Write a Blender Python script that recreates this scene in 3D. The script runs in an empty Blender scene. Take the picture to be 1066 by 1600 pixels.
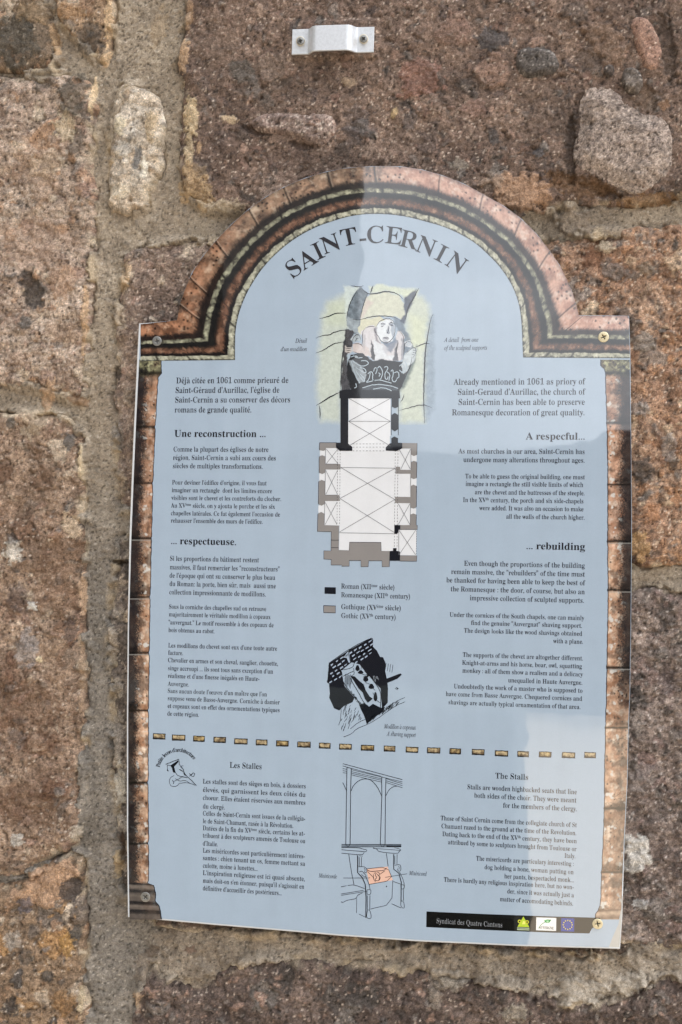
import bpy, math
import numpy as np
from mathutils import Matrix, Vector
from mathutils.geometry import tessellate_polygon

# ------------------------------------------------------------------ camera, world, sun, exposure
sc = bpy.context.scene
COL = sc.collection
R = math.radians
FPX = 2333.0                                    # focal length in photo pixels (photo 1066 x 1600)
YAW, PITCH, ROLL = R(10.925), R(0.819), R(-0.891)
CAM = np.array([0.2024, -1.1829, 0.3192])       # metres; the panel's front face is the plane y = 0
def _rot():
    cy, sy, cp, sp, cr, sr = math.cos(YAW), math.sin(YAW), math.cos(PITCH), math.sin(PITCH), math.cos(ROLL), math.sin(ROLL)
    Rz = np.array([[cy, -sy, 0], [sy, cy, 0], [0, 0, 1]])
    Rx = np.array([[1, 0, 0], [0, cp, -sp], [0, sp, cp]])
    Ry = np.array([[cr, 0, sr], [0, 1, 0], [-sr, 0, cr]])
    return Rz @ Rx @ Ry
RM = _rot()
cam = bpy.data.cameras.new('camera')
cam.sensor_fit = 'VERTICAL'; cam.sensor_height = 24.0; cam.sensor_width = 24.0
cam.lens = 24.0 * FPX / 1600.0
cam.clip_start = 0.02; cam.clip_end = 500
co = bpy.data.objects.new('camera', cam); COL.objects.link(co)
M = Matrix.Identity(4)
for i in range(3):
    M[i][0] = RM[i, 0]; M[i][1] = RM[i, 2]; M[i][2] = -RM[i, 1]; M[i][3] = CAM[i]
co.matrix_world = M
sc.camera = co

SUN = np.array([0.56, -0.25, 0.80]); SUN /= np.linalg.norm(SUN)
w = bpy.data.worlds.new('World'); sc.world = w; w.use_nodes = True
nt = w.node_tree; nt.nodes.clear()
sky = nt.nodes.new('ShaderNodeTexSky'); sky.sky_type = 'NISHITA'; sky.sun_disc = False
sky.sun_elevation = math.asin(SUN[2]); sky.sun_rotation = math.atan2(SUN[0], SUN[1])
sky.dust_density = 3.0; sky.air_density = 1.0; sky.ozone_density = 1.0
bg = nt.nodes.new('ShaderNodeBackground'); bg.inputs[1].default_value = 0.10
wo = nt.nodes.new('ShaderNodeOutputWorld')
# broken white cloud all over the sky
tc = nt.nodes.new('ShaderNodeTexCoord'); mp = nt.nodes.new('ShaderNodeMapping'); mp.inputs['Scale'].default_value = (1, 1, 2.2)
cn = nt.nodes.new('ShaderNodeTexNoise'); cn.inputs['Scale'].default_value = 2.6; cn.inputs['Detail'].default_value = 6; cn.inputs['Roughness'].default_value = 0.58
cr_ = nt.nodes.new('ShaderNodeMapRange'); cr_.interpolation_type = 'SMOOTHSTEP'
for i_, v_ in zip((1, 2, 3, 4), (0.34, 0.56, 0.5, 1.0)): cr_.inputs[i_].default_value = v_
mx = nt.nodes.new('ShaderNodeMix'); mx.data_type = 'RGBA'; mx.inputs['B'].default_value = (9.6, 9.9, 10.4, 1)
nt.links.new(tc.outputs['Generated'], mp.inputs[0]); nt.links.new(mp.outputs[0], cn.inputs['Vector']); nt.links.new(cn.outputs[0], cr_.inputs[0])
nt.links.new(cr_.outputs[0], mx.inputs['Factor']); nt.links.new(sky.outputs[0], mx.inputs['A'])
# clouds glow towards the sun
dt = nt.nodes.new('ShaderNodeVectorMath'); dt.operation = 'DOT_PRODUCT'; dt.inputs[1].default_value = tuple(SUN); nt.links.new(tc.outputs['Generated'], dt.inputs[0])
gl_ = nt.nodes.new('ShaderNodeMapRange'); nt.links.new(dt.outputs['Value'], gl_.inputs[0])
for i_, v_ in zip((1, 2, 3, 4), (0.0, 1.0, 0.20, 9.5)): gl_.inputs[i_].default_value = v_
cc_ = nt.nodes.new('ShaderNodeVectorMath'); cc_.operation = 'SCALE'; cc_.inputs[0].default_value = (9.6, 9.9, 10.4)
nt.links.new(gl_.outputs[0], cc_.inputs['Scale']); nt.links.new(cc_.outputs[0], mx.inputs['B'])
nt.links.new(mx.outputs['Result'], bg.inputs[0]); nt.links.new(bg.outputs[0], wo.inputs[0])
sl = bpy.data.lights.new('sun', 'SUN'); sl.energy = 3.0; sl.angle = R(7); sl.color = (1.0, 0.95, 0.89)
so = bpy.data.objects.new('sun', sl); COL.objects.link(so)
so.rotation_euler = Vector(SUN).to_track_quat('Z', 'Y').to_euler()
sc.view_settings.view_transform = 'Standard'; sc.view_settings.look = 'None'
sc.view_settings.gamma = 1.0; sc.view_settings.use_curve_mapping = False
sc.view_settings.exposure = -1.42

# ------------------------------------------------------------------ pixel <-> world helpers
def P(px, py, y=0.0):
    px = np.asarray(px, float); py = np.asarray(py, float)
    d = np.stack([(px - 533) / FPX, np.ones_like(px), -(py - 800) / FPX], -1) @ RM.T
    t = (y - CAM[1]) / d[..., 1]
    return CAM + d * t[..., None]
def proj(W):
    d = (W - CAM) @ RM
    return 533 + FPX * d[..., 0] / d[..., 1], 800 - FPX * d[..., 2] / d[..., 1]
def lin(c):
    c = np.asarray(c, float) / 255.0
    return np.where(c <= 0.04045, c / 12.92, ((c + 0.055) / 1.055) ** 2.4)

# ------------------------------------------------------------------ object helpers
def tag(o, label=None, cat=None, group=None, kind=None):
    if label: o['label'] = label
    if cat: o['category'] = cat
    if group: o['group'] = group
    if kind: o['kind'] = kind
    return o
def empty(name, loc):
    o = bpy.data.objects.new(name, None); o.empty_display_size = 0.02
    COL.objects.link(o); o.location = loc
    return o
def mesh_obj(name, verts, faces, mat, parent=None, smooth=False, cols=None):
    """verts in world metres; faces an (n,3|4) array or list of tuples"""
    me = bpy.data.meshes.new(name)
    verts = np.asarray(verts, float)
    off = np.zeros(3)
    if parent is not None: off = np.array(parent_world(parent))
    v = verts - off
    if isinstance(faces, np.ndarray):
        n, k = faces.shape
        me.vertices.add(len(v)); me.vertices.foreach_set('co', v.astype(np.float32).ravel())
        me.loops.add(n * k); me.loops.foreach_set('vertex_index', faces.astype(np.int32).ravel())
        me.polygons.add(n)
        me.polygons.foreach_set('loop_start', (np.arange(n) * k).astype(np.int32))
        me.update(calc_edges=True)
    else:
        me.from_pydata([tuple(q) for q in v], [], [tuple(int(i) for i in f) for f in faces]); me.update()
    if smooth: me.shade_smooth()
    else: me.shade_flat()
    if cols is not None:
        a = me.color_attributes.new('col', 'FLOAT_COLOR', 'POINT')
        c = np.ones((len(v), 4), np.float32); c[:, :3] = cols
        a.data.foreach_set('color', c.ravel())
    me.materials.append(mat)
    o = bpy.data.objects.new(name, me); COL.objects.link(o)
    if parent is not None: o.parent = parent
    return o
def parent_world(p):
    loc = Vector((0, 0, 0))
    while p is not None:
        loc += p.location; p = p.parent
    return loc
def box_vf(x0, x1, y0, y1, z0, z1):
    v = [(x0, y0, z0), (x1, y0, z0), (x1, y1, z0), (x0, y1, z0), (x0, y0, z1), (x1, y0, z1), (x1, y1, z1), (x0, y1, z1)]
    f = [(0, 3, 2, 1), (4, 5, 6, 7), (0, 1, 5, 4), (1, 2, 6, 5), (2, 3, 7, 6), (3, 0, 4, 7)]
    return v, f

# ------------------------------------------------------------------ noise
_rng = np.random.RandomState(7)
_perm = np.concatenate([_rng.permutation(4096)] * 2)
_ga = _rng.rand(4096) * 2 * np.pi
_gx, _gy = np.cos(_ga), np.sin(_ga)
_r1, _r2, _r3 = _rng.rand(4096), _rng.rand(4096), _rng.rand(4096)
def _h(ix, iy, seed=0):
    return _perm[(_perm[(ix + seed * 131) & 4095] + iy + seed * 17) & 4095]
def perlin(x, y, seed=0):
    ix = np.floor(x).astype(np.int64); iy = np.floor(y).astype(np.int64)
    fx = x - ix; fy = y - iy
    u = fx * fx * fx * (fx * (fx * 6 - 15) + 10); v = fy * fy * fy * (fy * (fy * 6 - 15) + 10)
    def g(a, b, dx, dy):
        h = _h(a, b, seed); return _gx[h] * dx + _gy[h] * dy
    n00 = g(ix, iy, fx, fy); n10 = g(ix + 1, iy, fx - 1, fy)
    n01 = g(ix, iy + 1, fx, fy - 1); n11 = g(ix + 1, iy + 1, fx - 1, fy - 1)
    return ((n00 * (1 - u) + n10 * u) * (1 - v) + (n01 * (1 - u) + n11 * u) * v) * 1.5
def fbm(x, y, size, octv=4, seed=0, gain=0.5):
    s = 0; a = 1.0; t = 0
    for k in range(octv):
        s = s + a * perlin(x / size + k * 13.7, y / size - k * 7.3, seed + k); t += a; a *= gain; size = size / 2.03
    return s / t
def worley(x, y, size, seed=0):
    X = x / size; Y = y / size
    ix = np.floor(X).astype(np.int64); iy = np.floor(Y).astype(np.int64)
    d1 = np.full(X.shape, 9.0); d2 = np.full(X.shape, 9.0); idx = np.zeros(X.shape, np.int64)
    for a in (-1, 0, 1):
        for b in (-1, 0, 1):
            h = _h(ix + a, iy + b, seed)
            d = np.hypot(X - (ix + a + _r1[h]), Y - (iy + b + _r2[h]))
            c = d < d1
            d2 = np.where(c, d1, np.minimum(d2, d)); idx = np.where(c, h, idx); d1 = np.where(c, d, d1)
    return d1 * size, d2 * size, idx
def sstep(a, b, x):
    t = np.clip((x - a) / (b - a), 0, 1); return t * t * (3 - 2 * t)
def mix(a, b, t):
    t = np.asarray(t)[..., None]; return a * (1 - t) + b * t
def inpoly(x, y, poly):
    ins = np.zeros(x.shape, bool); n = len(poly)
    for i in range(n):
        x0, y0 = poly[i]; x1, y1 = poly[(i + 1) % n]
        if y0 == y1: continue
        c = ((y0 > y) != (y1 > y)) & (x < (x1 - x0) * (y - y0) / (y1 - y0) + x0)
        ins ^= c
    return ins
def segdist(x, y, poly, closed=True):
    d = np.full(x.shape, 1e9); n = len(poly)
    for i in range(n if closed else n - 1):
        x0, y0 = poly[i]; x1, y1 = poly[(i + 1) % n]
        dx, dy = x1 - x0, y1 - y0; L = dx * dx + dy * dy + 1e-9
        t = np.clip(((x - x0) * dx + (y - y0) * dy) / L, 0, 1)
        d = np.minimum(d, np.hypot(x - x0 - t * dx, y - y0 - t * dy))
    return d
def sdist(x, y, poly):
    d = segdist(x, y, poly); return np.where(inpoly(x, y, poly), d, -d)
def smooth_poly(pts, n=2, closed=True):
    p = np.asarray(pts, float)
    for _ in range(n):
        if closed: q = np.roll(p, -1, 0); p = np.stack([p * .75 + q * .25, p * .25 + q * .75], 1).reshape(-1, 2)
        else:
            a = p[:-1] * .75 + p[1:] * .25; b = p[:-1] * .25 + p[1:] * .75
            p = np.concatenate([p[:1], np.stack([a, b], 1).reshape(-1, 2), p[-1:]])
    return [tuple(v) for v in p]

# ------------------------------------------------------------------ materials
def new_mat(name):
    m = bpy.data.materials.new(name); m.use_nodes = True
    return m, m.node_tree, m.node_tree.nodes['Principled BSDF']
def pos_node(nt):
    return nt.nodes.new('ShaderNodeNewGeometry').outputs['Position']
def noise(nt, scale, detail=3, rough=0.6):
    n = nt.nodes.new('ShaderNodeTexNoise'); n.inputs['Scale'].default_value = scale
    n.inputs['Detail'].default_value = detail; n.inputs['Roughness'].default_value = rough
    nt.links.new(pos_node(nt), n.inputs['Vector']); return n
def ramp(nt, src, a, b, lo, hi):
    r = nt.nodes.new('ShaderNodeMapRange'); nt.links.new(src, r.inputs[0])
    for i, v in zip((1, 2, 3, 4), (a, b, lo, hi)): r.inputs[i].default_value = v
    return r.outputs[0]
def mulc(nt, col, fac):
    m = nt.nodes.new('ShaderNodeVectorMath'); m.operation = 'SCALE'
    nt.links.new(col, m.inputs[0]); nt.links.new(fac, m.inputs['Scale']); return m.outputs[0]

def rock_material(name, speck=0.45, bump=0.0006, scale=900.0):
    m, nt, b = new_mat(name)
    at = nt.nodes.new('ShaderNodeAttribute'); at.attribute_name = 'col'
    n1 = noise(nt, scale, 3, 0.7); n2 = noise(nt, scale * 3.1, 2, 0.6); n4 = noise(nt, scale * .33, 6, 0.72); n5 = noise(nt, 55, 3, 0.6)
    v = nt.nodes.new('ShaderNodeTexVoronoi'); v.inputs['Scale'].default_value = scale * 0.75
    nt.links.new(pos_node(nt), v.inputs['Vector'])
    f1 = ramp(nt, n1.outputs[0], 0.30, 0.70, 1 - speck, 1 + speck); f5 = ramp(nt, n5.outputs[0], 0.35, 0.65, .84, 1.14)
    f2 = ramp(nt, n2.outputs[0], 0.30, 0.70, 1 - speck * 0.7, 1 + speck * 0.7)
    sep = nt.nodes.new('ShaderNodeSeparateColor'); nt.links.new(v.outputs['Color'], sep.inputs[0])
    f3 = ramp(nt, sep.outputs[0], 0.0, 1.0, 1 - speck * 0.65, 1 + speck * 0.65)
    c = mulc(nt, mulc(nt, mulc(nt, mulc(nt, at.outputs['Color'], f1), f2), f3), f5)
    nt.links.new(c, b.inputs['Base Color'])
    b.inputs['Roughness'].default_value = 0.85; b.inputs['Specular IOR Level'].default_value = 0.35
    add = nt.nodes.new('ShaderNodeMath'); add.operation = 'ADD'
    nt.links.new(n1.outputs[0], add.inputs[0]); nt.links.new(sep.outputs[1], add.inputs[1])
    bp = nt.nodes.new('ShaderNodeBump'); bp.inputs['Distance'].default_value = bump; bp.inputs['Strength'].default_value = 0.8
    a2 = nt.nodes.new('ShaderNodeMath'); a2.operation = 'MULTIPLY_ADD'; a2.inputs[1].default_value = 2.6
    nt.links.new(n4.outputs[0], a2.inputs[0]); nt.links.new(add.outputs[0], a2.inputs[2])
    nt.links.new(a2.outputs[0], bp.inputs['Height']); nt.links.new(bp.outputs[0], b.inputs['Normal'])
    return m
M_rock = rock_material('volcanic_stone', 0.38, 0.0015, 1150)
M_mortar = rock_material('sandy_lime_mortar', 0.27, 0.0010, 1300)

def gloss_material(name, base=None, rough=0.022, ior=2.15):
    """laminated print / acrylic: base colour from attribute or fixed, gentle large-scale waviness"""
    m, nt, b = new_mat(name)
    n = noise(nt, 60, 4, 0.6); n3 = noise(nt, 2600, 2, 0.5)
    mpv = nt.nodes.new('ShaderNodeMapping'); mpv.inputs['Scale'].default_value = (1, 1, .06); ns = nt.nodes.new('ShaderNodeTexNoise'); ns.inputs['Scale'].default_value = 70; ns.inputs['Detail'].default_value = 5
    nt.links.new(pos_node(nt), mpv.inputs[0]); nt.links.new(mpv.outputs[0], ns.inputs['Vector'])
    av = nt.nodes.new('ShaderNodeMath'); av.operation = 'ADD'; nt.links.new(n.outputs[0], av.inputs[0]); nt.links.new(ns.outputs[0], av.inputs[1])
    f = ramp(nt, av.outputs[0], 0.70, 1.30, 0.965, 1.035)      # faint water streaks and grime
    f3 = ramp(nt, n3.outputs[0], 0.3, 0.7, 0.97, 1.03)
    if base is None:
        at = nt.nodes.new('ShaderNodeAttribute'); at.attribute_name = 'col'; src = at.outputs['Color']
    else:
        rgb = nt.nodes.new('ShaderNodeRGB'); rgb.outputs[0].default_value = (*lin(base), 1); src = rgb.outputs[0]
    nt.links.new(mulc(nt, mulc(nt, src, f), f3), b.inputs['Base Color'])
    # dust film and wiped smears: roughness varies
    nd = noise(nt, 22, 5, 0.65)
    nt.links.new(ramp(nt, nd.outputs[0], 0.35, 0.75, rough * 0.5, rough * 1.8), b.inputs['Roughness'])
    b.inputs['IOR'].default_value = ior
    b.inputs['Coat Weight'].default_value = 1.0; b.inputs['Coat Roughness'].default_value = 0.012; b.inputs['Coat IOR'].default_value = 1.5
    wv = noise(nt, 11, 3, 0.45)
    bp = nt.nodes.new('ShaderNodeBump'); bp.inputs['Distance'].default_value = 0.00022; bp.inputs['Strength'].default_value = 1.0
    nt.links.new(wv.outputs[0], bp.inputs['Height']); nt.links.new(bp.outputs[0], b.inputs['Normal']); nt.links.new(bp.outputs[0], b.inputs['Coat Normal'])
    return m
BLUE = (164, 181, 199)
M_print = gloss_material('laminated_print')
M_acrylic = gloss_material('clear_edge_acrylic', (206, 210, 214), 0.05, 1.5)

def metal_material(name, col, rough, spots=True, metallic=1.0):
    m, nt, b = new_mat(name)
    n = noise(nt, 450, 4, 0.7); n2 = noise(nt, 2200, 2, 0.6)
    rgb = nt.nodes.new('ShaderNodeRGB'); rgb.outputs[0].default_value = (*lin(col), 1)
    c = mulc(nt, rgb.outputs[0], ramp(nt, n.outputs[0], 0.3, 0.7, 0.86, 1.06))
    c = mulc(nt, c, ramp(nt, n2.outputs[0], 0.3, 0.7, 0.93, 1.05))
    nt.links.new(c, b.inputs['Base Color'])
    b.inputs['Metallic'].default_value = metallic
    nt.links.new(ramp(nt, n.outputs[0], 0.3, 0.7, rough * 0.8, rough * 1.3), b.inputs['Roughness'])
    bp = nt.nodes.new('ShaderNodeBump'); bp.inputs['Distance'].default_value = 0.00008
    nt.links.new(n2.outputs[0], bp.inputs['Height']); nt.links.new(bp.outputs[0], b.inputs['Normal'])
    return m
M_zinc = metal_material('white_painted_zinc_strap', (212, 216, 222), 0.34, metallic=0.35)
M_steel = metal_material('dull_steel_screw', (150, 150, 148), 0.42, metallic=0.85)
M_steeld = metal_material('dark_screw_recess', (48, 46, 44), 0.6, metallic=0.3)
M_brass = metal_material('pale_brass_screw', (226, 214, 180), 0.38, metallic=0.55)
M_nylon = metal_material('cream_plastic_washer', (208, 200, 180), 0.5, metallic=0.0)

def plain_rough(name, a, b_, scale):
    m, nt, b = new_mat(name)
    n = noise(nt, scale, 6, 0.65); cr = nt.nodes.new('ShaderNodeMix'); cr.data_type = 'RGBA'
    nt.links.new(n.outputs[0], cr.inputs['Factor'])
    cr.inputs['A'].default_value = (*lin(a), 1); cr.inputs['B'].default_value = (*lin(b_), 1)
    nt.links.new(cr.outputs['Result'], b.inputs['Base Color']); b.inputs['Roughness'].default_value = 0.9
    return m

# ------------------------------------------------------------------ ground and what the glossy panel mirrors
GZ = -1.25
v = [(-40, -60, GZ), (40, -60, GZ), (40, 3, GZ), (-40, 3, GZ)]
tag(mesh_obj('ground', v, [(0, 1, 2, 3)], plain_rough('pale_gravel', (206, 186, 158), (224, 206, 180), 6.0)), kind='structure')

def mirror_pt(px, py, D):
    """point at distance D in front of the panel that a pixel of the panel mirrors"""
    p = P(px, py, 0.0); k = D / -CAM[1]
    return p[0] + (p[0] - CAM[0]) * k, p[2] + (p[2] - CAM[2]) * k

M_slate = plain_rough('dark_stone_render', (44, 44, 44), (64, 62, 60), 1.5)
M_roof = plain_rough('dark_slate_roof', (40, 42, 46), (58, 60, 64), 3.0)
# tall house: hides the sky left of the vertical line in the panel
D = 12.0
hx, _ = mirror_pt(566, 330, D + 7)       # its far corner
hh = empty('facing_house', (hx - 4, -D, GZ))
v, f = box_vf(hx - 9, hx, -D - 7, -D, GZ, 7.6); mesh_obj('wall', v, f, M_slate, hh)
v = [(hx - 9.3, -D + .3, 7.6), (hx + .3, -D + .3, 7.6), (hx + .3, -D - 7.3, 7.6), (hx - 9.3, -D - 7.3, 7.6), (hx - 9.3, -D - 3.5, 10.6), (hx + .3, -D - 3.5, 10.6)]
mesh_obj('roof', v, [(0, 1, 5, 4), (2, 3, 4, 5), (0, 4, 3), (1, 2, 5), (0, 3, 2, 1)], M_roof, hh)
tag(hh, 'tall dark stone house across the square, mirrored in the left of the panel', 'house')
# lower garden wall to its right: top edge mirrored near y = 700
_, tz = mirror_pt(860, 700, D)
gw = empty('garden_wall', (hx + 6, -D, GZ))
xs = np.linspace(hx + .05, hx + 14, 28)
top = tz + 0.10 * np.sin(xs * 1.9) + 0.16 * np.sin(xs * .7 + 1) 
vv = []; ff = []
for i, x in enumerate(xs):
    vv += [(x, -D - .1, GZ), (x, -D - .1, top[i]), (x, -D - .6, top[i]), (x, -D - .6, GZ)]
    if i:
        a, b = 4 * (i - 1), 4 * i
        for k in range(4): ff.append((a + k, b + k, b + (k + 1) % 4, a + (k + 1) % 4))
ff += [(0, 1, 2, 3), (len(vv) - 1, len(vv) - 2, len(vv) - 3, len(vv) - 4)]
mesh_obj('masonry', vv, ff, plain_rough('grey_wall_stone', (52, 54, 56), (84, 83, 80), 2.0), gw)
tag(gw, 'low uneven grey garden wall beside the tall dark house across the square', 'wall')
# dark clipped hedge in front, mirrored low left
D2 = 3.9
ex, ez = mirror_pt(808, 1115, D2)
rg = np.random.RandomState(3)
nx_, nz_ = 60, 14
hv = []; hf = []
X0 = ex - 5.0
for side, yy in ((0, -D2), (1, -D2 - .6)):
    for j in range(nz_ + 1):
        for i in range(nx_ + 1):
            z = GZ + (ez - GZ) * j / nz_
            hv.append((X0 + 5.0 * i / nx_ + rg.uniform(-.012, .012), yy + rg.uniform(-.04, .04), z + (rg.uniform(-.02, .02) if j == nz_ else 0)))
W_ = nx_ + 1; N_ = W_ * (nz_ + 1)
for j in range(nz_):
    for i in range(nx_):
        a = j * W_ + i; hf.append((a, a + 1, a + W_ + 1, a + W_)); hf.append((N_ + a, N_ + a + W_, N_ + a + W_ + 1, N_ + a + 1))
for i in range(nx_):
    a = nz_ * W_ + i; hf.append((a, a + 1, N_ + a + 1, N_ + a))
for j in range(nz_):
    a = j * W_ + nx_; hf.append((a, N_ + a, N_ + a + W_, a + W_)); a = j * W_; hf.append((a, a + W_, N_ + a + W_, N_ + a))
hd = empty('hedge', (X0 + 2.5, -D2 - .3, GZ)); mesh_obj('foliage', hv, hf, plain_rough('dark_hedge_leaves', (38, 44, 36), (62, 66, 56), 30.0), hd)
tag(hd, 'dark clipped hedge standing on pale gravel, faintly mirrored low in the panel', 'hedge')


# ------------------------------------------------------------------ the rubble wall
Y0 = 0.0205                                       # mortar plane, behind the panel
STEP = 0.00105
gx = np.arange(-0.50, 0.56, STEP); gz = np.arange(-0.24, 0.86, STEP)
GX, GZZ = np.meshgrid(gx, gz)
WP = np.stack([GX, np.full(GX.shape, Y0 - 0.006), GZZ], -1)
PX, PY = proj(WP)
PLATE = [(217, 505.5), (250, 503), (276.6, 500.5), (281, 478), (285.6, 462), (299.8, 426.5), (317, 400), (337, 376.6), (362, 350), (389, 326.6), (415, 308), (442.4, 292.8), (477, 278), (512, 267.8),
         (545, 262), (580, 259.8), (626, 260), (660, 265), (691, 273.7), (725, 287), (755.8, 304), (788, 322), (816, 342.8), (840, 367), (859.3, 392.4), (874, 413), (885, 435.5), (894, 455), (900, 474), (904.6, 492.8),
         (945, 493), (983, 493.5), (985, 550), (986.5, 700), (987.5, 840), (986, 990), (984.6, 1083), (982.5, 1130), (980.5, 1222), (976, 1315), (972.5, 1431), (969, 1483),
         (811, 1478.5), (650, 1471), (533, 1462.5), (430, 1453.5), (330, 1445), (255, 1438), (199.7, 1433), (198, 1295), (198, 1121), (199.4, 971), (202, 840), (206, 737), (209.7, 653), (214.6, 550)]
UNDER = sdist(PX, PY, PLATE)                       # > 0 behind the panel

def rock(px, py, A, B, pal, seed, big=(60, .35), mid=(24, .45), small=(9, .5), amp=0.0030, speck=((205, 195, 182), .05), pits=.10, vein=None, rough=.0009):
    """colour and relief of a breccia: matrix of two tones, clasts of three sizes, grit, pits"""
    wx = px + 9 * fbm(px, py, 40, 3, seed) * 2; wy = py + 9 * fbm(px, py, 40, 3, seed + 5) * 2
    n1 = fbm(px, py, 130, 5, seed + 1, .62); n2 = fbm(px, py, 14, 3, seed + 2, .7)
    A, B = lin(A), lin(B); pal = [lin(c) for c in pal]
    t = np.clip(.5 + 1.5 * n1 + .95 * n2, 0, 1)
    col = mix(A, B, t)
    h = amp * 1.3 * fbm(px, py, 150, 3, seed + 3) + amp * 1.0 * fbm(px, py, 38, 4, seed + 4, .62)
    rd = 1 - np.abs(fbm(px, py, 55, 3, seed + 6, .6)) * 3.2
    h = h - amp * .38 * np.clip(rd, 0, 1) ** 6 * sstep(-.1, .25, n1)
    col = col * (1 - .12 * np.clip(rd, 0, 1) ** 4)[..., None]
    for k, (size, prob) in enumerate((big, mid, small)):
        if prob <= 0: continue
        d1, d2, idx = worley(wx + 7 * k, wy, size, seed + 20 + k)
        rsz = .22 + .30 * _r2[idx]
        inside = sstep(rsz * size, rsz * size - (2.2 + .05 * size), d1 + size * .22 * fbm(px, py, size * .5, 2, seed + 9))
        has = (_r1[(idx * 7 + k) & 4095] < prob)
        a = inside * has
        pc = np.array(pal)[(idx * 31 + k * 5) % len(pal)]
        pc = pc * (0.82 + .36 * _r3[idx])[..., None]
        col = mix_arr(col, pc, a * (.55 + .4 * _r1[(idx * 3) & 4095]))
        edge = np.clip(1 - np.abs(d1 - rsz * size) / (1.5 + .03 * size), 0, 1) * has
        col = col * (1 - .28 * edge)[..., None]
        h = h + (size ** .7) * 0.00013 * a * (_r3[(idx * 11) & 4095] - .25) * 1.0 - .00022 * edge
    # fine grit: pale glints, dark pits
    d1, d2, idx = worley(px, py, 4.6, seed + 31)
    g = _r1[(idx * 13) & 4095]
    col = col * (0.88 + .26 * _r2[(idx * 5) & 4095])[..., None] * (1 + .30 * fbm(px, py, 26, 3, seed + 44, .6))[..., None]
    s = (g < speck[1]) * sstep(2.1, .8, d1)
    col = mix_arr(col, np.broadcast_to(lin(speck[0]), col.shape), s * .8)
    p = (g > 1 - pits) * sstep(2.3, .9, d1)
    col = col * (1 - .68 * p)[..., None]; h = h - .0008 * p + .00035 * s
    h = h + .00085 * fbm(px, py, 8, 3, seed + 33, .75) + rough * fbm(px, py, 17, 3, seed + 35, .65)
    dp, _, ip = worley(wx, wy, 34, seed + 60); hole = (_r1[(ip * 17) & 4095] < .30) * sstep(3.5 + 3.5 * _r2[ip], .5, dp + 3 * fbm(px, py, 7, 2, seed + 61))
    h = h - .0022 * hole; col = col * (1 - .35 * hole)[..., None]
    if vein is not None:
        vn = np.clip(1 - np.abs(fbm(px, py, 90, 4, seed + 40)) * 9, 0, 1) * sstep(-.1, .2, fbm(px, py, 70, 2, seed + 41))
        col = mix_arr(col, np.broadcast_to(lin(vein), col.shape), vn * .55)
    lum = (col * np.array([.3, .5, .2])).sum(-1)[..., None]
    col = (lum + (col - lum) * .84) * np.array([1.14, 1.09, 1.05])
    col = col * (.80 + .40 * np.clip(.5 + 1.6 * fbm(px, py, 5, 2, seed + 50, .8), 0, 1))[..., None]
    return col, h
def mix_arr(a, b, t): return a * (1 - t)[..., None] + b * t[..., None]
def blob(px, py, cx, cy, rx, ry, ang, seed, rough=.35):
    c, s = math.cos(R(ang)), math.sin(R(ang))
    x = (px - cx) * c + (py - cy) * s; y = -(px - cx) * s + (py - cy) * c
    d = np.hypot(x / rx, y / ry)
    return 1 - d + rough * fbm(px, py, max(8, .7 * min(rx, ry)), 4, seed, .6) * 1.6     # > 0 inside
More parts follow.
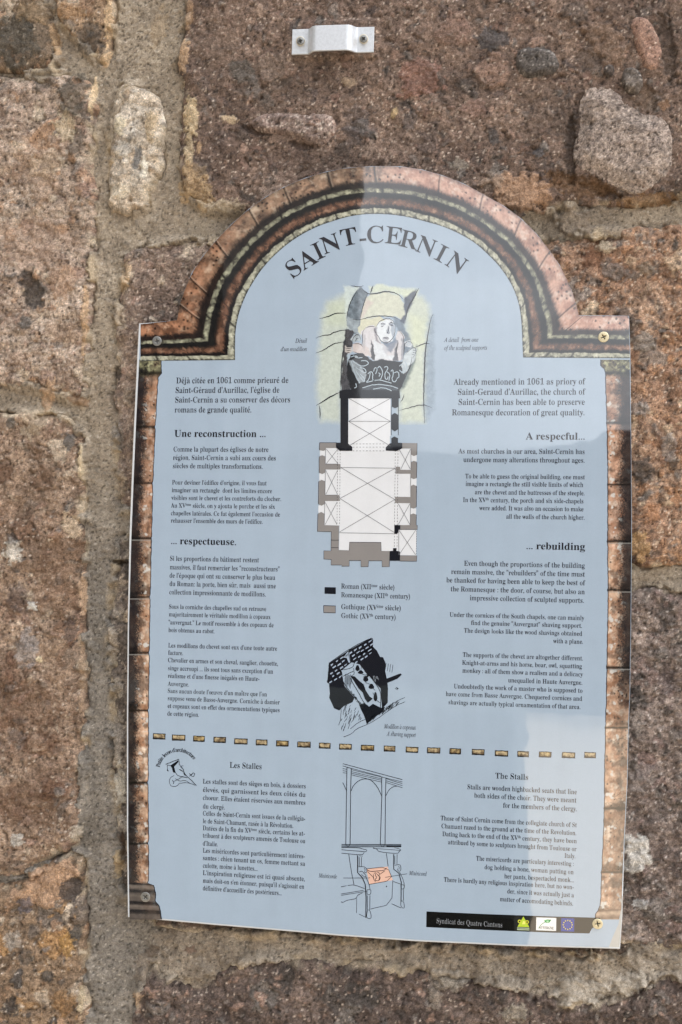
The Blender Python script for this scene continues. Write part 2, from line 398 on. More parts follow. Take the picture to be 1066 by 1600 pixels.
# stone and mortar patches, some painting shade into crevices and recesses: cx, cy, rx, ry, angle, colour, opacity, relief (m), rough
PATCH = [
    (893, 235, 9, 60, 0, (62, 52, 46), .7, -.003, .4), (940, 298, 40, 9, 22, (70, 54, 42), .7, -.003, .4), (905, 165, 8, 26, 12, (66, 56, 50), .6, -.002, .4), (400, 205, 26, 7, 14, (58, 46, 40), .75, -.002, .4), (470, 228, 26, 6, 10, (62, 50, 44), .7, -.002, .4),  # shade painted dark beside and below the set-in stones
    (216, 248, 7, 20, 12, (112, 114, 116), .8, -.0004, .5), (226, 262, 6, 17, 5, (228, 220, 204), .9, .0008, .5), (188, 196, 9, 16, 0, (222, 208, 180), .8, .0008, .5), (192, 236, 14, 12, 0, (206, 200, 190), .6, .0005, .6), (186, 300, 18, 12, 0, (214, 200, 176), .6, .0005, .6), (238, 200, 10, 26, 0, (200, 176, 140), .6, .0005, .5),
    (430, 130, 70, 40, 0, (96, 82, 72), .35, 0, .8), (690, 60, 60, 30, 0, (134, 112, 98), .35, 0, .8), (860, 180, 50, 40, 0, (90, 78, 70), .35, 0, .8), (520, 255, 60, 30, 0, (88, 74, 66), .35, 0, .8), (340, 60, 40, 50, 0, (130, 110, 96), .4, 0, .8), (700, 130, 60, 30, 0, (92, 78, 70), .4, 0, .8),
    (70, 250, 40, 50, 0, (176, 146, 122), .4, 0, .8), (60, 380, 60, 40, 0, (186, 158, 138), .4, 0, .8), (40, 760, 50, 50, 0, (120, 96, 76), .4, 0, .8), (90, 900, 40, 60, 0, (118, 90, 68), .4, 0, .8), (50, 1100, 60, 40, 0, (112, 82, 62), .45, 0, .8), (90, 1030, 30, 40, 0, (164, 138, 116), .4, 0, .8), (40, 1250, 50, 40, 0, (116, 88, 68), .4, 0, .8),
    (360, 187, 13, 7, 10, (205, 182, 152), .9, .0004, .5), (617, 178, 6, 9, 20, (198, 172, 132), .9, .0008, .2), (545, 129, 13, 7, 5, (182, 160, 136), .7, .0003, .5),
    (378, 113, 21, 17, 0, (112, 106, 100), .75, .0006, .4), (658, 128, 34, 36, 20, (150, 112, 98), .6, .0016, .5), (768, 62, 27, 17, 10, (88, 84, 84), .8, .0010, .5),
    (560, 200, 26, 30, 0, (92, 84, 82), .55, .0005, .6), (640, 192, 11, 16, 30, (96, 92, 92), .5, .0005, .5), (742, 170, 22, 14, 0, (150, 120, 108), .5, .0006, .5), (772, 215, 9, 13, 0, (88, 86, 86), .7, .0006, .4),
    (842, 240, 10, 8, 0, (98, 96, 98), .8, .0008, .4), (718, 258, 16, 10, 0, (150, 142, 130), .6, .0004, .5), (448, 245, 40, 20, 0, (106, 88, 80), .4, .0, .5),
    (945, 68, 30, 42, -20, (142, 118, 100), .6, .002, .6), (1043, 75, 14, 60, -8, (88, 76, 68), .75, -.003, .4), (1008, 155, 24, 22, 0, (120, 100, 84), .6, -.002, .5),
    (1038, 165, 10, 8, 0, (150, 112, 80), .5, .0006, .5), (920, 95, 24, 18, 0, (96, 84, 76), .6, -.0016, .6),
    (812, 300, 55, 30, 8, (186, 150, 122), .75, .0035, .55), (770, 285, 20, 14, 0, (150, 134, 120), .6, .001, .5), (905, 290, 60, 18, 12, (128, 98, 70), .6, -.003, .5), (1010, 312, 50, 10, -5, (150, 118, 84), .7, -.001, .5),
    (299, 182, 13, 36, -5, (208, 186, 152), .95, .0022, .45), (296, 235, 8, 26, 0, (196, 176, 146), .85, .0016, .5), (312, 232, 5, 9, 10, (190, 160, 128), .8, .001, .4), (288, 88, 9, 30, 5, (196, 164, 132), .85, .0016, .5), (296, 22, 6, 28, 5, (188, 158, 130), .7, .001, .5),
    (305, 290, 26, 34, -30, (186, 158, 122), .75, .0014, .7), (350, 322, 40, 10, 0, (190, 172, 146), .7, .0008, .6), (316, 262, 14, 14, 0, (90, 80, 74), .6, -.0006, .5),
    (245, 40, 13, 34, 12, (172, 152, 126), .6, .0004, .6),
    (30, 60, 34, 40, 0, (84, 80, 72), .7, .001, .7), (70, 125, 20, 20, 0, (88, 82, 74), .6, .001, .6), (55, 20, 30, 18, 0, (150, 126, 96), .5, .001, .6), (140, 60, 20, 26, 25, (78, 74, 70), .65, -.001, .7), (110, 18, 22, 14, 0, (168, 132, 96), .6, .001, .5),
    (168, 30, 6, 40, 3, (206, 178, 144), .85, .001, .4), (163, 90, 7, 14, 20, (206, 176, 140), .85, .001, .4), (85, 60, 6, 30, -14, (196, 164, 128), .7, .001, .4),
    (118, 150, 22, 32, 0, (104, 98, 88), .75, .0015, .6), (122, 225, 12, 22, 10, (100, 92, 82), .7, .001, .6), (145, 150, 4, 36, 2, (216, 192, 158), .9, .001, .35), (104, 200, 16, 24, 0, (196, 180, 152), .6, .001, .7),
    (52, 455, 16, 34, -22, (76, 70, 66), .85, -.0015, .5), (42, 505, 9, 12, 0, (104, 100, 96), .8, .0008, .4), (68, 300, 18, 22, 30, (168, 138, 114), .4, .0008, .7), (100, 440, 24, 26, 0, (186, 150, 122), .5, .001, .6), (104, 520, 30, 20, 0, (160, 130, 104), .4, .0006, .6),
    (133, 500, 5, 60, 2, (204, 172, 138), .8, .001, .35), (120, 625, 18, 8, 20, (140, 106, 74), .6, -.0005, .5), (75, 615, 12, 26, 15, (196, 162, 130), .7, .0015, .5), (30, 565, 18, 14, 0, (170, 140, 118), .5, .001, .6),
    (52, 660, 18, 24, 0, (196, 178, 154), .6, .001, .7), (18, 660, 8, 9, 0, (98, 96, 92), .7, .0006, .4), (108, 690, 9, 14, 0, (92, 90, 88), .8, .0008, .4), (127, 720, 4, 30, 0, (216, 196, 164), .8, .001, .4),
    (22, 862, 14, 20, 10, (214, 206, 194), .8, .0012, .6), (53, 947, 9, 7, 0, (232, 230, 226), .9, .0004, .6), (45, 1012, 18, 30, 0, (150, 144, 142), .65, .0006, .6), (112, 822, 14, 20, -30, (206, 184, 158), .8, .0012, .5), (63, 1030, 5, 5, 0, (214, 200, 170), .9, .0006, .3),
    (128, 930, 6, 36, 0, (196, 166, 138), .85, .0012, .35), (128, 1060, 5, 60, 0, (186, 158, 132), .6, .001, .4), (30, 935, 18, 24, 0, (96, 84, 82), .5, .0008, .6), (22, 842, 9, 9, 0, (90, 88, 88), .6, .0005, .5), (112, 985, 10, 20, 0, (84, 76, 74), .6, -.0006, .6),
    (95, 1235, 9, 8, 30, (120, 112, 106), .7, .0006, .4), (28, 1312, 10, 12, 0, (190, 184, 176), .8, .0008, .6), (120, 1300, 9, 12, 0, (184, 172, 156), .8, .001, .6), (60, 1160, 40, 20, 0, (120, 84, 60), .4, 0, .6), (25, 1150, 14, 12, 0, (110, 100, 96), .5, .0005, .5),
    (70, 1385, 55, 32, -32, (190, 156, 128), .85, .0015, .35), (112, 1388, 17, 20, 20, (82, 74, 70), .9, -.001, .45), (38, 1415, 12, 14, 0, (106, 100, 104), .8, .0006, .5), (118, 1460, 9, 14, 0, (84, 82, 78), .8, .0008, .4), (105, 1475, 12, 20, 0, (176, 138, 84), .7, .0008, .6),
    (75, 1525, 11, 10, 0, (76, 74, 72), .75, .0008, .4), (20, 1572, 12, 16, 0, (70, 66, 64), .8, -.0005, .5), (40, 1495, 14, 12, 0, (90, 86, 82), .6, .0006, .5), (100, 1565, 20, 20, 0, (150, 112, 68), .5, .0005, .6), (20, 1470, 16, 14, 0, (168, 160, 150), .6, .0005, .6), (128, 1560, 5, 24, 0, (198, 180, 150), .8, .001, .5),
    (196, 432, 8, 26, 10, (204, 178, 146), .75, .001, .6), (188, 500, 12, 20, 0, (196, 178, 156), .55, .001, .6), (185, 680, 11, 22, 0, (150, 142, 134), .6, .001, .6), (200, 620, 8, 16, 0, (180, 162, 142), .55, .001, .5), (182, 582, 8, 12, 0, (64, 58, 54), .7, -.002, .5), (186, 755, 10, 26, 0, (178, 162, 140), .55, .001, .6),
    (186, 878, 16, 4, 5, (64, 52, 40), .9, -.003, .5), (178, 1000, 8, 28, 0, (188, 174, 158), .75, .001, .6), (186, 1075, 8, 16, 0, (180, 170, 156), .6, .001, .6), (184, 1150, 9, 40, 0, (176, 166, 154), .65, .001, .6), (186, 1225, 10, 36, 0, (206, 198, 184), .8, .0014, .55), (184, 1350, 8, 24, 0, (190, 166, 130), .7, .001, .5), (192, 1320, 5, 22, 0, (80, 58, 40), .7, -.002, .4),
    (1000, 905, 26, 12, 0, (186, 168, 146), .4, .0, .6), (998, 855, 16, 24, 0, (206, 168, 118), .6, .0008, .6), (1005, 735, 16, 20, 0, (84, 78, 74), .8, .0015, .45), (1005, 535, 20, 16, 0, (150, 140, 130), .8, .0016, .45), (1000, 640, 16, 12, 0, (146, 140, 136), .65, .0012, .5),
    (962, 425, 26, 14, 15, (118, 110, 104), .7, .0012, .5), (945, 385, 16, 10, 0, (206, 190, 166), .75, .001, .5), (925, 400, 18, 22, 0, (112, 76, 54), .6, -.001, .6), (1010, 420, 14, 10, 0, (142, 128, 112), .7, .0012, .4), (1045, 700, 12, 24, 0, (160, 152, 146), .6, .001, .5), (1020, 800, 14, 16, 0, (176, 128, 92), .6, .0008, .6),
    (898, 345, 34, 24, 30, (120, 106, 92), .6, .003, .6), (860, 355, 16, 18, 0, (96, 82, 68), .5, -.001, .6),
    (996, 1330, 22, 30, -20, (212, 206, 198), .95, .0016, .35), (990, 1350, 14, 16, 30, (206, 200, 192), .9, .0012, .4), (1000, 1412, 13, 9, 0, (200, 196, 192), .8, .0006, .6), (996, 1130, 12, 20, 0, (164, 152, 142), .5, .0008, .6), (1040, 1060, 14, 24, 0, (96, 84, 84), .5, -.001, .6), (1002, 1215, 20, 24, 0, (142, 132, 126), .5, .001, .6), (1030, 1270, 16, 18, 0, (96, 88, 86), .5, -.0008, .6),
    (905, 1548, 42, 22, 5, (186, 176, 162), .85, .0022, .6), (985, 1538, 36, 18, -10, (184, 174, 160), .8, .002, .6), (700, 1530, 30, 18, 0, (176, 166, 152), .6, .0018, .7), (805, 1582, 22, 14, 0, (168, 158, 142), .7, .0012, .6), (680, 1555, 12, 22, 0, (160, 148, 134), .6, .0012, .6), (296, 1486, 12, 5, 0, (132, 108, 92), .8, -.0006, .5),
    (235, 1488, 12, 10, 0, (94, 80, 68), .7, .0008, .5), (214, 1560, 8, 10, 10, (188, 160, 132), .8, .0012, .5), (222, 1512, 16, 24, 20, (136, 122, 108), .5, .001, .5),
]
def apply_patches(px, py, col, h):
    x0, x1, y0, y1 = px.min(), px.max(), py.min(), py.max()
    for k, (cx, cy, rx, ry, an, c, op, dh, ro) in enumerate(PATCH):
        r = 1.6 * max(rx, ry)
        m = (np.abs(px - cx) < r) & (np.abs(py - cy) < r)
        if not m.any(): continue
        b = blob(px[m], py[m], cx, cy, rx, ry, an, 50 + k, ro)
        a = sstep(0, .10, b) * op; e = np.clip(1 - np.abs(b) / .08, 0, 1)
        g = .78 + .44 * _r2[worley(px[m], py[m], 5, 60 + k)[2]]
        col[m] = (mix_arr(col[m], lin(c) * g[:, None], a)) * (1 - .22 * e * op)[:, None]  # rim darkened: edge shadow painted round every patch
        h[m] = h[m] + dh * sstep(0, .3, b)
    return col, h

GREY, DARK, PALE, PINK, ORNG = (116, 110, 105), (80, 75, 72), (198, 182, 160), (154, 126, 110), (164, 130, 100)
BR = (884, 1000)
STONES = [
 # name, polygon, A, B, palette, base height (m), options, label
 ('stone', [(-260, -260), (40, -260), (62, 0), (80, 30), (90, 86), (84, 108), (60, 118), (40, 108), (10, 104), (-260, 112)], (112, 98, 82), (152, 130, 106), [DARK, GREY, ORNG, PALE], .0075, dict(big=(70, .4)), 'dark speckled stone in the top left corner'),
 ('stone', [(84, -260), (150, -260), (175, 0), (174, 50), (167, 100), (150, 90), (124, 66), (102, 40), (82, 8)], (150, 126, 100), (178, 150, 120), [DARK, GREY, ORNG, PALE], .007, {}, 'wedge shaped tan stone with black spots and an orange edge'),
 ('stone', [(-260, 122), (30, 114), (62, 125), (90, 118), (112, 114), (138, 122), (148, 150), (146, 200), (139, 226), (142, 300), (148, 360), (142, 480), (134, 560), (134, 632), (110, 622), (60, 605), (0, 598), (-260, 590)], (168, 147, 130), (200, 181, 163), [GREY, PALE, PINK, ORNG, (150, 130, 112)], .0085, dict(big=(80, .35), mid=(26, .55), small=(9, .6), pits=.18, amp=.0042, rough=.0014, vein=(120, 96, 80)), 'rough pink brown block on the left'),
 ('stone', [(-260, 652), (0, 648), (70, 640), (116, 658), (130, 690), (128, 780), (130, 900), (133, 1000), (130, 1100), (133, 1200), (127, 1306), (90, 1338), (10, 1378), (-260, 1396)], (142, 118, 98), (176, 152, 130), [GREY, PINK, PALE, (112, 84, 66), (150, 120, 96)], .0070, dict(mid=(22, .5), amp=.0038, pits=.16, rough=.0013, vein=(100, 76, 60)), 'tall brown stone on the left with small white spots'),
 ('stone', [(-260, 1408), (12, 1388), (60, 1362), (126, 1318), (130, 1400), (135, 1500), (137, 1600), (130, 1860), (-260, 1860)], (120, 100, 80), (152, 128, 102), [GREY, DARK, ORNG, (170, 132, 84), PALE], .0070, dict(mid=(26, .55), small=(11, .5), amp=.0034), 'ochre brown stone with dark pebbles in the bottom left corner'),
 ('stone', [(185, 130), (205, 133), (226, 140), (252, 162), (255, 190), (251, 235), (249, 262), (236, 288), (228, 318), (205, 330), (188, 331), (166, 324), (168, 280), (174, 240), (171, 205), (178, 170)], (188, 172, 150), (216, 206, 190), [(150, 146, 140), (226, 218, 204), (196, 180, 158), (208, 192, 168)], .0075, dict(big=(50, .4), mid=(20, .5), small=(9, .3), pits=.06, vein=(150, 120, 80)), 'small upright cream coloured stone set in the mortar'),
 ('stone', [(302, -260), (292, 0), (284, 60), (279, 110), (290, 128), (284, 160), (280, 200), (280, 260), (290, 304), (322, 330), (392, 326), (500, 440), (760, 440), (812, 334), (860, 326), (930, 316), (990, 322), (1066, 306), (1330, 300), (1330, -260)], (106, 88, 78), (140, 118, 103), [GREY, DARK, PINK, (146, 126, 112), (124, 98, 86), (96, 84, 80)], .0085, dict(big=(64, .28), mid=(24, .4), small=(10, .5), amp=.0026, speck=((206, 190, 174), .09), pits=.12), 'large dark purplish brown stone across the top'),
 ('stone', [(192, 394), (240, 378), (330, 372), (400, 384), (440, 500), (440, 806), (188, 806), (184, 760), (178, 700), (183, 660), (174, 600), (184, 540), (180, 480), (196, 430)], (122, 104, 94), (160, 140, 124), [GREY, PALE, PINK, (140, 122, 110)], .0060, dict(big=(50, .3), mid=(20, .4), speck=((214, 200, 186), .08)), 'greyish pink stone behind the upper left edge of the panel'),
 ('stone', [(186, 818), (440, 818), (440, 1330), (188, 1412), (180, 1380), (186, 1300), (176, 1200), (174, 1100), (170, 1000), (178, 900)], (96, 88, 82), (140, 128, 118), [GREY, PALE, DARK, (176, 166, 152)], .0060, dict(mid=(20, .5), amp=.003), 'dark stone with grey lichen beside the lower left edge of the panel'),
 ('stone', [(826, 402), (842, 380), (884, 372), (930, 362), (1000, 356), (1066, 350), (1330, 345), (1330, 880), (1066, 880), (1010, 886), (985, 880), (700, 880), (700, 500)], (156, 120, 94), (186, 154, 128), [GREY, (140, 130, 122), (204, 180, 150), (180, 134, 96), (92, 82, 76), (188, 146, 110), (146, 112, 90)], .0065, dict(big=(52, .5), mid=(22, .7), small=(10, .7), amp=.0034, rough=.0016, speck=((220, 204, 184), .10), vein=(110, 72, 46)), 'orange brown pebbly stone to the right of the panel'),
 ('stone', [(800, 960), (968, 930), (1000, 926), (1066, 918), (1330, 915), (1330, 1482), (1066, 1484), (1000, 1480), (800, 1440)], (104, 90, 84), (156, 140, 130), [GREY, DARK, (160, 146, 138), (132, 112, 106)], .0070, dict(big=(46, .3), mid=(20, .5), small=(9, .5), speck=((206, 198, 192), .08), amp=.0042, rough=.0020), 'mauve grey stone with white lichen below right'),
 ('stone', [(236, 1380), (228, 1430), (244, 1452), (330, 1460), (480, 1466), (640, 1478), (800, 1492), (930, 1500), (992, 1492), (960, 1400), (600, 1380)], (92, 78, 68), (128, 110, 98), [GREY, DARK, (140, 120, 104)], .0040, dict(mid=(18, .4), amp=.002), 'thin dark strip of stone under the bottom edge of the panel'),
 ('stone', [(198, 1860), (206, 1600), (212, 1560), (226, 1520), (244, 1506), (256, 1530), (300, 1540), (340, 1528), (385, 1496), (440, 1500), (520, 1508), (590, 1505), (650, 1522), (700, 1536), (760, 1532), (850, 1548), (880, 1575), (960, 1564), (1000, 1534), (1066, 1528), (1330, 1520), (1330, 1860)], (82, 70, 65), (122, 106, 97), [GREY, DARK, PINK, (134, 116, 106)], .0065, dict(big=(54, .3), mid=(22, .4), speck=((200, 186, 172), .06), amp=.0040, rough=.0018), 'dark brown stone along the bottom'),
]
CLASTS = [
 ('embedded_stone', [(905, 165), (912, 148), (924, 134), (953, 137), (976, 154), (993, 175), (1012, 182), (1033, 182), (1046, 200), (1053, 230), (1050, 262), (1030, 290), (998, 305), (975, 298), (953, 291), (930, 276), (913, 275), (896, 250), (899, 228), (906, 200)], (158, 143, 133), (180, 165, 154), [(168, 152, 144), (118, 104, 98)], .0070, dict(big=(30, 0), mid=(12, .2), small=(6, .7), amp=.0018, speck=((206, 192, 180), .16), pits=.26, rough=.0012), 'big rounded grey pink stone set in the brown stone at top right'),
 ('embedded_stone', [(806, 92), (812, 78), (836, 73), (858, 76), (872, 92), (874, 112), (850, 120), (822, 124), (808, 110)], (92, 87, 84), (120, 114, 110), [(140, 134, 128), (76, 72, 70)], .0042, dict(big=(30, 0), mid=(12, .3), small=(6, .6), amp=.0014, speck=((196, 190, 184), .14)), 'small dark grey stone set in the top brown stone'),
 ('embedded_stone', [(390, 190), (400, 180), (430, 177), (470, 180), (505, 178), (524, 186), (526, 204), (516, 222), (500, 230), (478, 222), (455, 214), (425, 212), (400, 204)], (128, 108, 100), (160, 140, 130), [(180, 164, 152), (96, 84, 80), (150, 122, 108)], .0038, dict(big=(30, 0), mid=(14, .5), small=(7, .7), amp=.0024, speck=((214, 202, 192), .14), pits=.2), 'flat pale gritty slab jutting from the top brown stone'),
 ('embedded_stone', [(984, 34), (1000, 24), (1016, 34), (1028, 60), (1034, 86), (1028, 108), (1014, 116), (1000, 100), (992, 70)], (158, 124, 108), (170, 138, 120), [(150, 116, 100)], .0040, dict(big=(30, 0), mid=(12, .2), small=(6, .3), amp=.001, pits=.08), 'smooth pink stone in the top right corner'),
 ('embedded_stone', [(972, 118), (980, 108), (994, 108), (1003, 120), (1002, 138), (992, 148), (978, 144), (971, 132)], (92, 86, 82), (122, 114, 108), [(150, 142, 134), (64, 60, 58)], .0060, dict(big=(30, 0), mid=(10, .4), small=(6, .6), amp=.001, speck=((190, 184, 178), .12)), 'small round dark pebble in the top right'),
 ('embedded_stone', [(944, 104), (954, 100), (962, 108), (958, 120), (948, 124), (942, 114)], (84, 76, 72), (104, 94, 88), [(100, 92, 90)], .0040, dict(big=(30, 0), mid=(10, .2), small=(6, .4), amp=.0008), 'tiny dark pebble in the top right'),
]
wall = empty('stone_wall', (0, Y0 + .03, -0.24))
tag(wall, 'rough wall of brown and pinkish volcanic stones bedded in sandy mortar', 'stone wall')
warpx = 3.2 * fbm(PX, PY, 26, 4, 90, .6) * 2; warpy = 3.2 * fbm(PX, PY, 26, 4, 95, .6) * 2
wxl = PX + warpx + 5 * fbm(PX, PY, 90, 2, 97); wyl = PY + warpy + 5 * fbm(PX, PY, 90, 2, 98)
CUT = 34                                           # px behind the panel's outline beyond which nothing can be seen

def grid_mesh(name, mask, H, C, mat, parent, label=None, y0=Y0):
    """faces of the wall grid whose four corners are in mask"""
    f = mask[:-1, :-1] & mask[1:, :-1] & mask[:-1, 1:] & mask[1:, 1:]
    use = np.zeros(mask.shape, bool)
    use[:-1, :-1] |= f; use[1:, :-1] |= f; use[:-1, 1:] |= f; use[1:, 1:] |= f
    idx = -np.ones(mask.shape, np.int64); idx[use] = np.arange(use.sum())
    q = np.stack([idx[:-1, :-1][f], idx[:-1, 1:][f], idx[1:, 1:][f], idx[1:, :-1][f]], 1)
    V = np.stack([GX[use], y0 - H[use], GZZ[use]], 1)
    o = mesh_obj(name, V, q, mat, parent, smooth=True, cols=np.clip(C[use], 0, 1))
    if label: o['label'] = label
    return o

flat = sdist(PX, PY, [(448, 36), (592, 32), (592, 92), (448, 96)])      # pad under the bracket
allD = np.full(PX.shape, -1e9)
stone_top = []
for k, (nm, poly, A, B, pal, base, opt, lab) in enumerate(STONES):
    pl = smooth_poly(poly, 1)
    xs = [p[0] for p in poly]; ys = [p[1] for p in poly]
    bb = (PX > min(xs) - 20) & (PX < max(xs) + 20) & (PY > min(ys) - 20) & (PY < max(ys) + 20)
    D_ = np.full(PX.shape, -99.0)
    D_[bb] = sdist(wxl[bb], wyl[bb], pl)
    allD = np.maximum(allD, D_)
    m = (D_ > -7) & (UNDER < CUT)
    if not m.any(): continue
    px, py, d = PX[m], PY[m], D_[m]
    col, h = rock(px, py, A, B, pal, 100 + 7 * k, **opt)
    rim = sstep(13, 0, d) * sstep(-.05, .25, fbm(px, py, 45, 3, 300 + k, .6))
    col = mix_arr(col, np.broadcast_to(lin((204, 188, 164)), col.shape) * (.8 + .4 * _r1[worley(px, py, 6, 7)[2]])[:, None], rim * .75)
    und = sstep(-.12, .1, fbm(px, py, 60, 2, 320 + k))           # some edges round, some sharp
    h = base + h - .0045 * (1 - sstep(0, 26, d)) * und - .0016 * (1 - sstep(0, 9, d)) - .013 * sstep(1.5, -7, d)
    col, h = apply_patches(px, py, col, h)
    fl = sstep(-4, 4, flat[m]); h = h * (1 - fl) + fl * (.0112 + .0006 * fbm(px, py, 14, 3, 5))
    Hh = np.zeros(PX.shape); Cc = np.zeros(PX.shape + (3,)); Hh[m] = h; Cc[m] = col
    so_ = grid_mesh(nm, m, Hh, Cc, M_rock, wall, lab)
    if k in (6,): R1H = Hh.copy(); R1O = so_
for k, (nm, poly, A, B, pal, base, opt, lab) in enumerate(CLASTS):
    pl = smooth_poly(poly, 1)
    xs = [p[0] for p in poly]; ys = [p[1] for p in poly]
    bb = (PX > min(xs) - 14) & (PX < max(xs) + 14) & (PY > min(ys) - 14) & (PY < max(ys) + 14)
    D_ = np.full(PX.shape, -99.0); D_[bb] = sdist(PX[bb] + warpx[bb] * .6, PY[bb] + warpy[bb] * .6, pl)
    m = D_ > -5
    px, py, d = PX[m], PY[m], D_[m]
    col, h = rock(px, py, A, B, pal, 400 + 7 * k, **opt)
    sz = min(max(xs) - min(xs), max(ys) - min(ys)) * .3
    h = .0085 + base + h * .8 - (base + .001) * (1 - sstep(-1, sz * .6, d)) * .8 - .010 * sstep(1, -5, d)
    Hh = np.zeros(PX.shape); Cc = np.zeros(PX.shape + (3,)); Hh[m] = h; Cc[m] = col
    grid_mesh(nm, m, Hh, Cc, M_rock, wall, lab)
# mortar
m = (allD < 20) & (UNDER < CUT)
px, py, d = PX[m], PY[m], allD[m]
low = sstep(620, 1000, py) * sstep(330, 230, px)
n1 = fbm(px, py, 70, 4, 500, .6); n2 = fbm(px, py, 7, 3, 505, .75)
t = np.clip(.5 + 1.2 * n1 + .7 * n2, 0, 1)
col = mix_arr(mix(lin((150, 136, 119)), lin((176, 162, 143)), t), mix(lin((124, 117, 108)), lin((154, 146, 136)), t), low)
crust = sstep(1440, 1470, py) * sstep(215, 260, px)
col = mix_arr(col, mix(lin((140, 127, 112)), lin((178, 166, 150)), t), crust)
d1, d2, idx = worley(px, py, 4.2, 510); g = _r1[(idx * 13) & 4095]
col = col * (.84 + .32 * _r2[(idx * 5) & 4095])[:, None]
pit = (g > .80) * sstep(2.1, .9, d1); gl = (g < .07) * sstep(1.9, .7, d1)
col = col * (1 - .62 * pit)[:, None]; col = mix_arr(col, np.broadcast_to(lin((206, 196, 182)), col.shape), gl * .7)
d1, d2, idx = worley(px, py, 15, 512); peb = (_r1[idx] < .10) * sstep(4.5, 2, d1)
col = mix_arr(col, lin((150, 140, 128)) * (.5 + _r3[idx])[:, None], peb * .6)
h = .0022 * fbm(px, py, 110, 3, 520) + .0012 * fbm(px, py, 24, 3, 522, .6) + .0009 * n2 + .0008 * fbm(px, py, 13, 3, 531, .7) - .0007 * pit + .0007 * peb
h = h + .0022 * crust * sstep(-.2, .2, fbm(px, py, 34, 4, 530, .6)) + .0012 * crust
smear = sstep(-.02, .16, fbm(px, py, 75, 4, 526, .6)); h = h - .0038 * sstep(-9, 0, d) * sstep(-.05, .2, fbm(px, py, 40, 3, 525)) * (1 - smear) + .0062 * smear * sstep(-14, 2, d) - .010 * sstep(6, 13, d + 9 * fbm(px, py, 11, 3, 529, .7))
h = h + .0030 * sstep(40, 0, np.abs(px - 158)) * sstep(380, 500, py)      # struck joint stands slightly proud
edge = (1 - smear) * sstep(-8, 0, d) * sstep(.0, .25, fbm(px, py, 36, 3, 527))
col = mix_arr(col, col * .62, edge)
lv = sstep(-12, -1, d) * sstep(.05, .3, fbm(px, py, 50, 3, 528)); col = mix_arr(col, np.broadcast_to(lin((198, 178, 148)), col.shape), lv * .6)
col, h = apply_patches(px, py, col, h)
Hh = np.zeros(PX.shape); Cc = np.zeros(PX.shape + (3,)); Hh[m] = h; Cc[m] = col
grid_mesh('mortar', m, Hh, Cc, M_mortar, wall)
# the body of the wall behind stones and mortar
v, f = box_vf(gx[0], gx[-1], Y0 + .014, Y0 + .28, gz[0], gz[-1])
o = mesh_obj('wall_core', v, f, plain_rough('rubble_core', (120, 106, 92), (150, 134, 116), 40.0), wall)

# ------------------------------------------------------------------ the information panel
sign = empty('information_panel', tuple(P(584, 1460, 0.0)))
tag(sign, 'arched pale blue information panel titled SAINT-CERNIN screwed to the stone wall', 'information panel')
def curve_out(poly, n=1): return smooth_poly(poly, n)
pl = P([p[0] for p in PLATE], [p[1] for p in PLATE], 0.0)
n = len(pl); TH = 0.0032; CH = 0.0005
cen = pl.mean(0)
nrm = np.roll(pl, -1, 0) - np.roll(pl, 1, 0); nrm = np.stack([-nrm[:, 2], 0 * nrm[:, 0], nrm[:, 0]], 1)
nrm /= np.linalg.norm(nrm, axis=1)[:, None]
if ((pl[5] - cen) * nrm[5]).sum() < 0: nrm = -nrm
ins = pl - nrm * CH
back = pl + [0, TH, 0]; mid = pl + [0, CH, 0]
V = np.concatenate([ins, mid, back])
tri = tessellate_polygon([[Vector((p[0], p[2], 0)) for p in ins]])
F = [tuple(t) for t in tri] + [tuple(2 * n + i for i in reversed(t)) for t in tri]
for i in range(n):
    j = (i + 1) % n
    F += [(i, j, n + j, n + i), (n + i, n + j, 2 * n + j, 2 * n + i)]
body = mesh_obj('acrylic_plate', V, F, M_acrylic, sign)

LY = -0.0002; DL = 0.00004
class Ink:
    """flat print collected into one mesh; every shape in photo pixels, laid on the panel's face"""
    def __init__(s): s.v = []; s.f = []; s.c = []; s.n = 0
    def add(s, xz, faces, col, layer):
        xz = np.asarray(xz); y = LY - DL * layer
        s.v.append(np.stack([xz[:, 0], np.full(len(xz), y), xz[:, 1]], 1))
        s.f += [tuple(i + s.n for i in f) for f in faces]
        c = np.broadcast_to(lin(col), (len(xz), 3)); s.c.append(c); s.n += len(xz)
    def px(s, pts, faces, col, layer):
        pts = np.asarray(pts, float); W = P(pts[:, 0], pts[:, 1], 0.0)
        s.add(W[:, [0, 2]], faces, col, layer)
    def poly(s, pts, col, layer=1):
        t = tessellate_polygon([[Vector((p[0], p[1], 0)) for p in pts]])
        s.px(pts, t, col, layer)
    def line(s, pts, wd, col=(26, 30, 42), layer=4, taper=False, closed=False):
        p = np.asarray(pts, float)
        if closed: p = np.concatenate([p, p[:1]])
        if len(p) < 2: return
        d = np.gradient(p, axis=0); d /= np.linalg.norm(d, axis=1)[:, None] + 1e-9
        nn = np.stack([-d[:, 1], d[:, 0]], 1)
        wv = np.broadcast_to(np.asarray(wd, float), (len(p),)).copy()
        if taper: wv *= np.clip(np.sin(np.linspace(.12, 3.0, len(p))), .25, 1)
        a = p + nn * wv[:, None] / 2; b = p - nn * wv[:, None] / 2
        m = len(p)
        s.px(np.concatenate([a, b]), [(i, i + 1, m + i + 1, m + i) for i in range(m - 1)], col, layer)
    def build(s, name, label=None, parent=None):
        o = mesh_obj(name, np.concatenate(s.v), s.f, M_print, parent or sign, cols=np.concatenate(s.c))
        if label: o['label'] = label
        return o
INKC = (12, 14, 24)

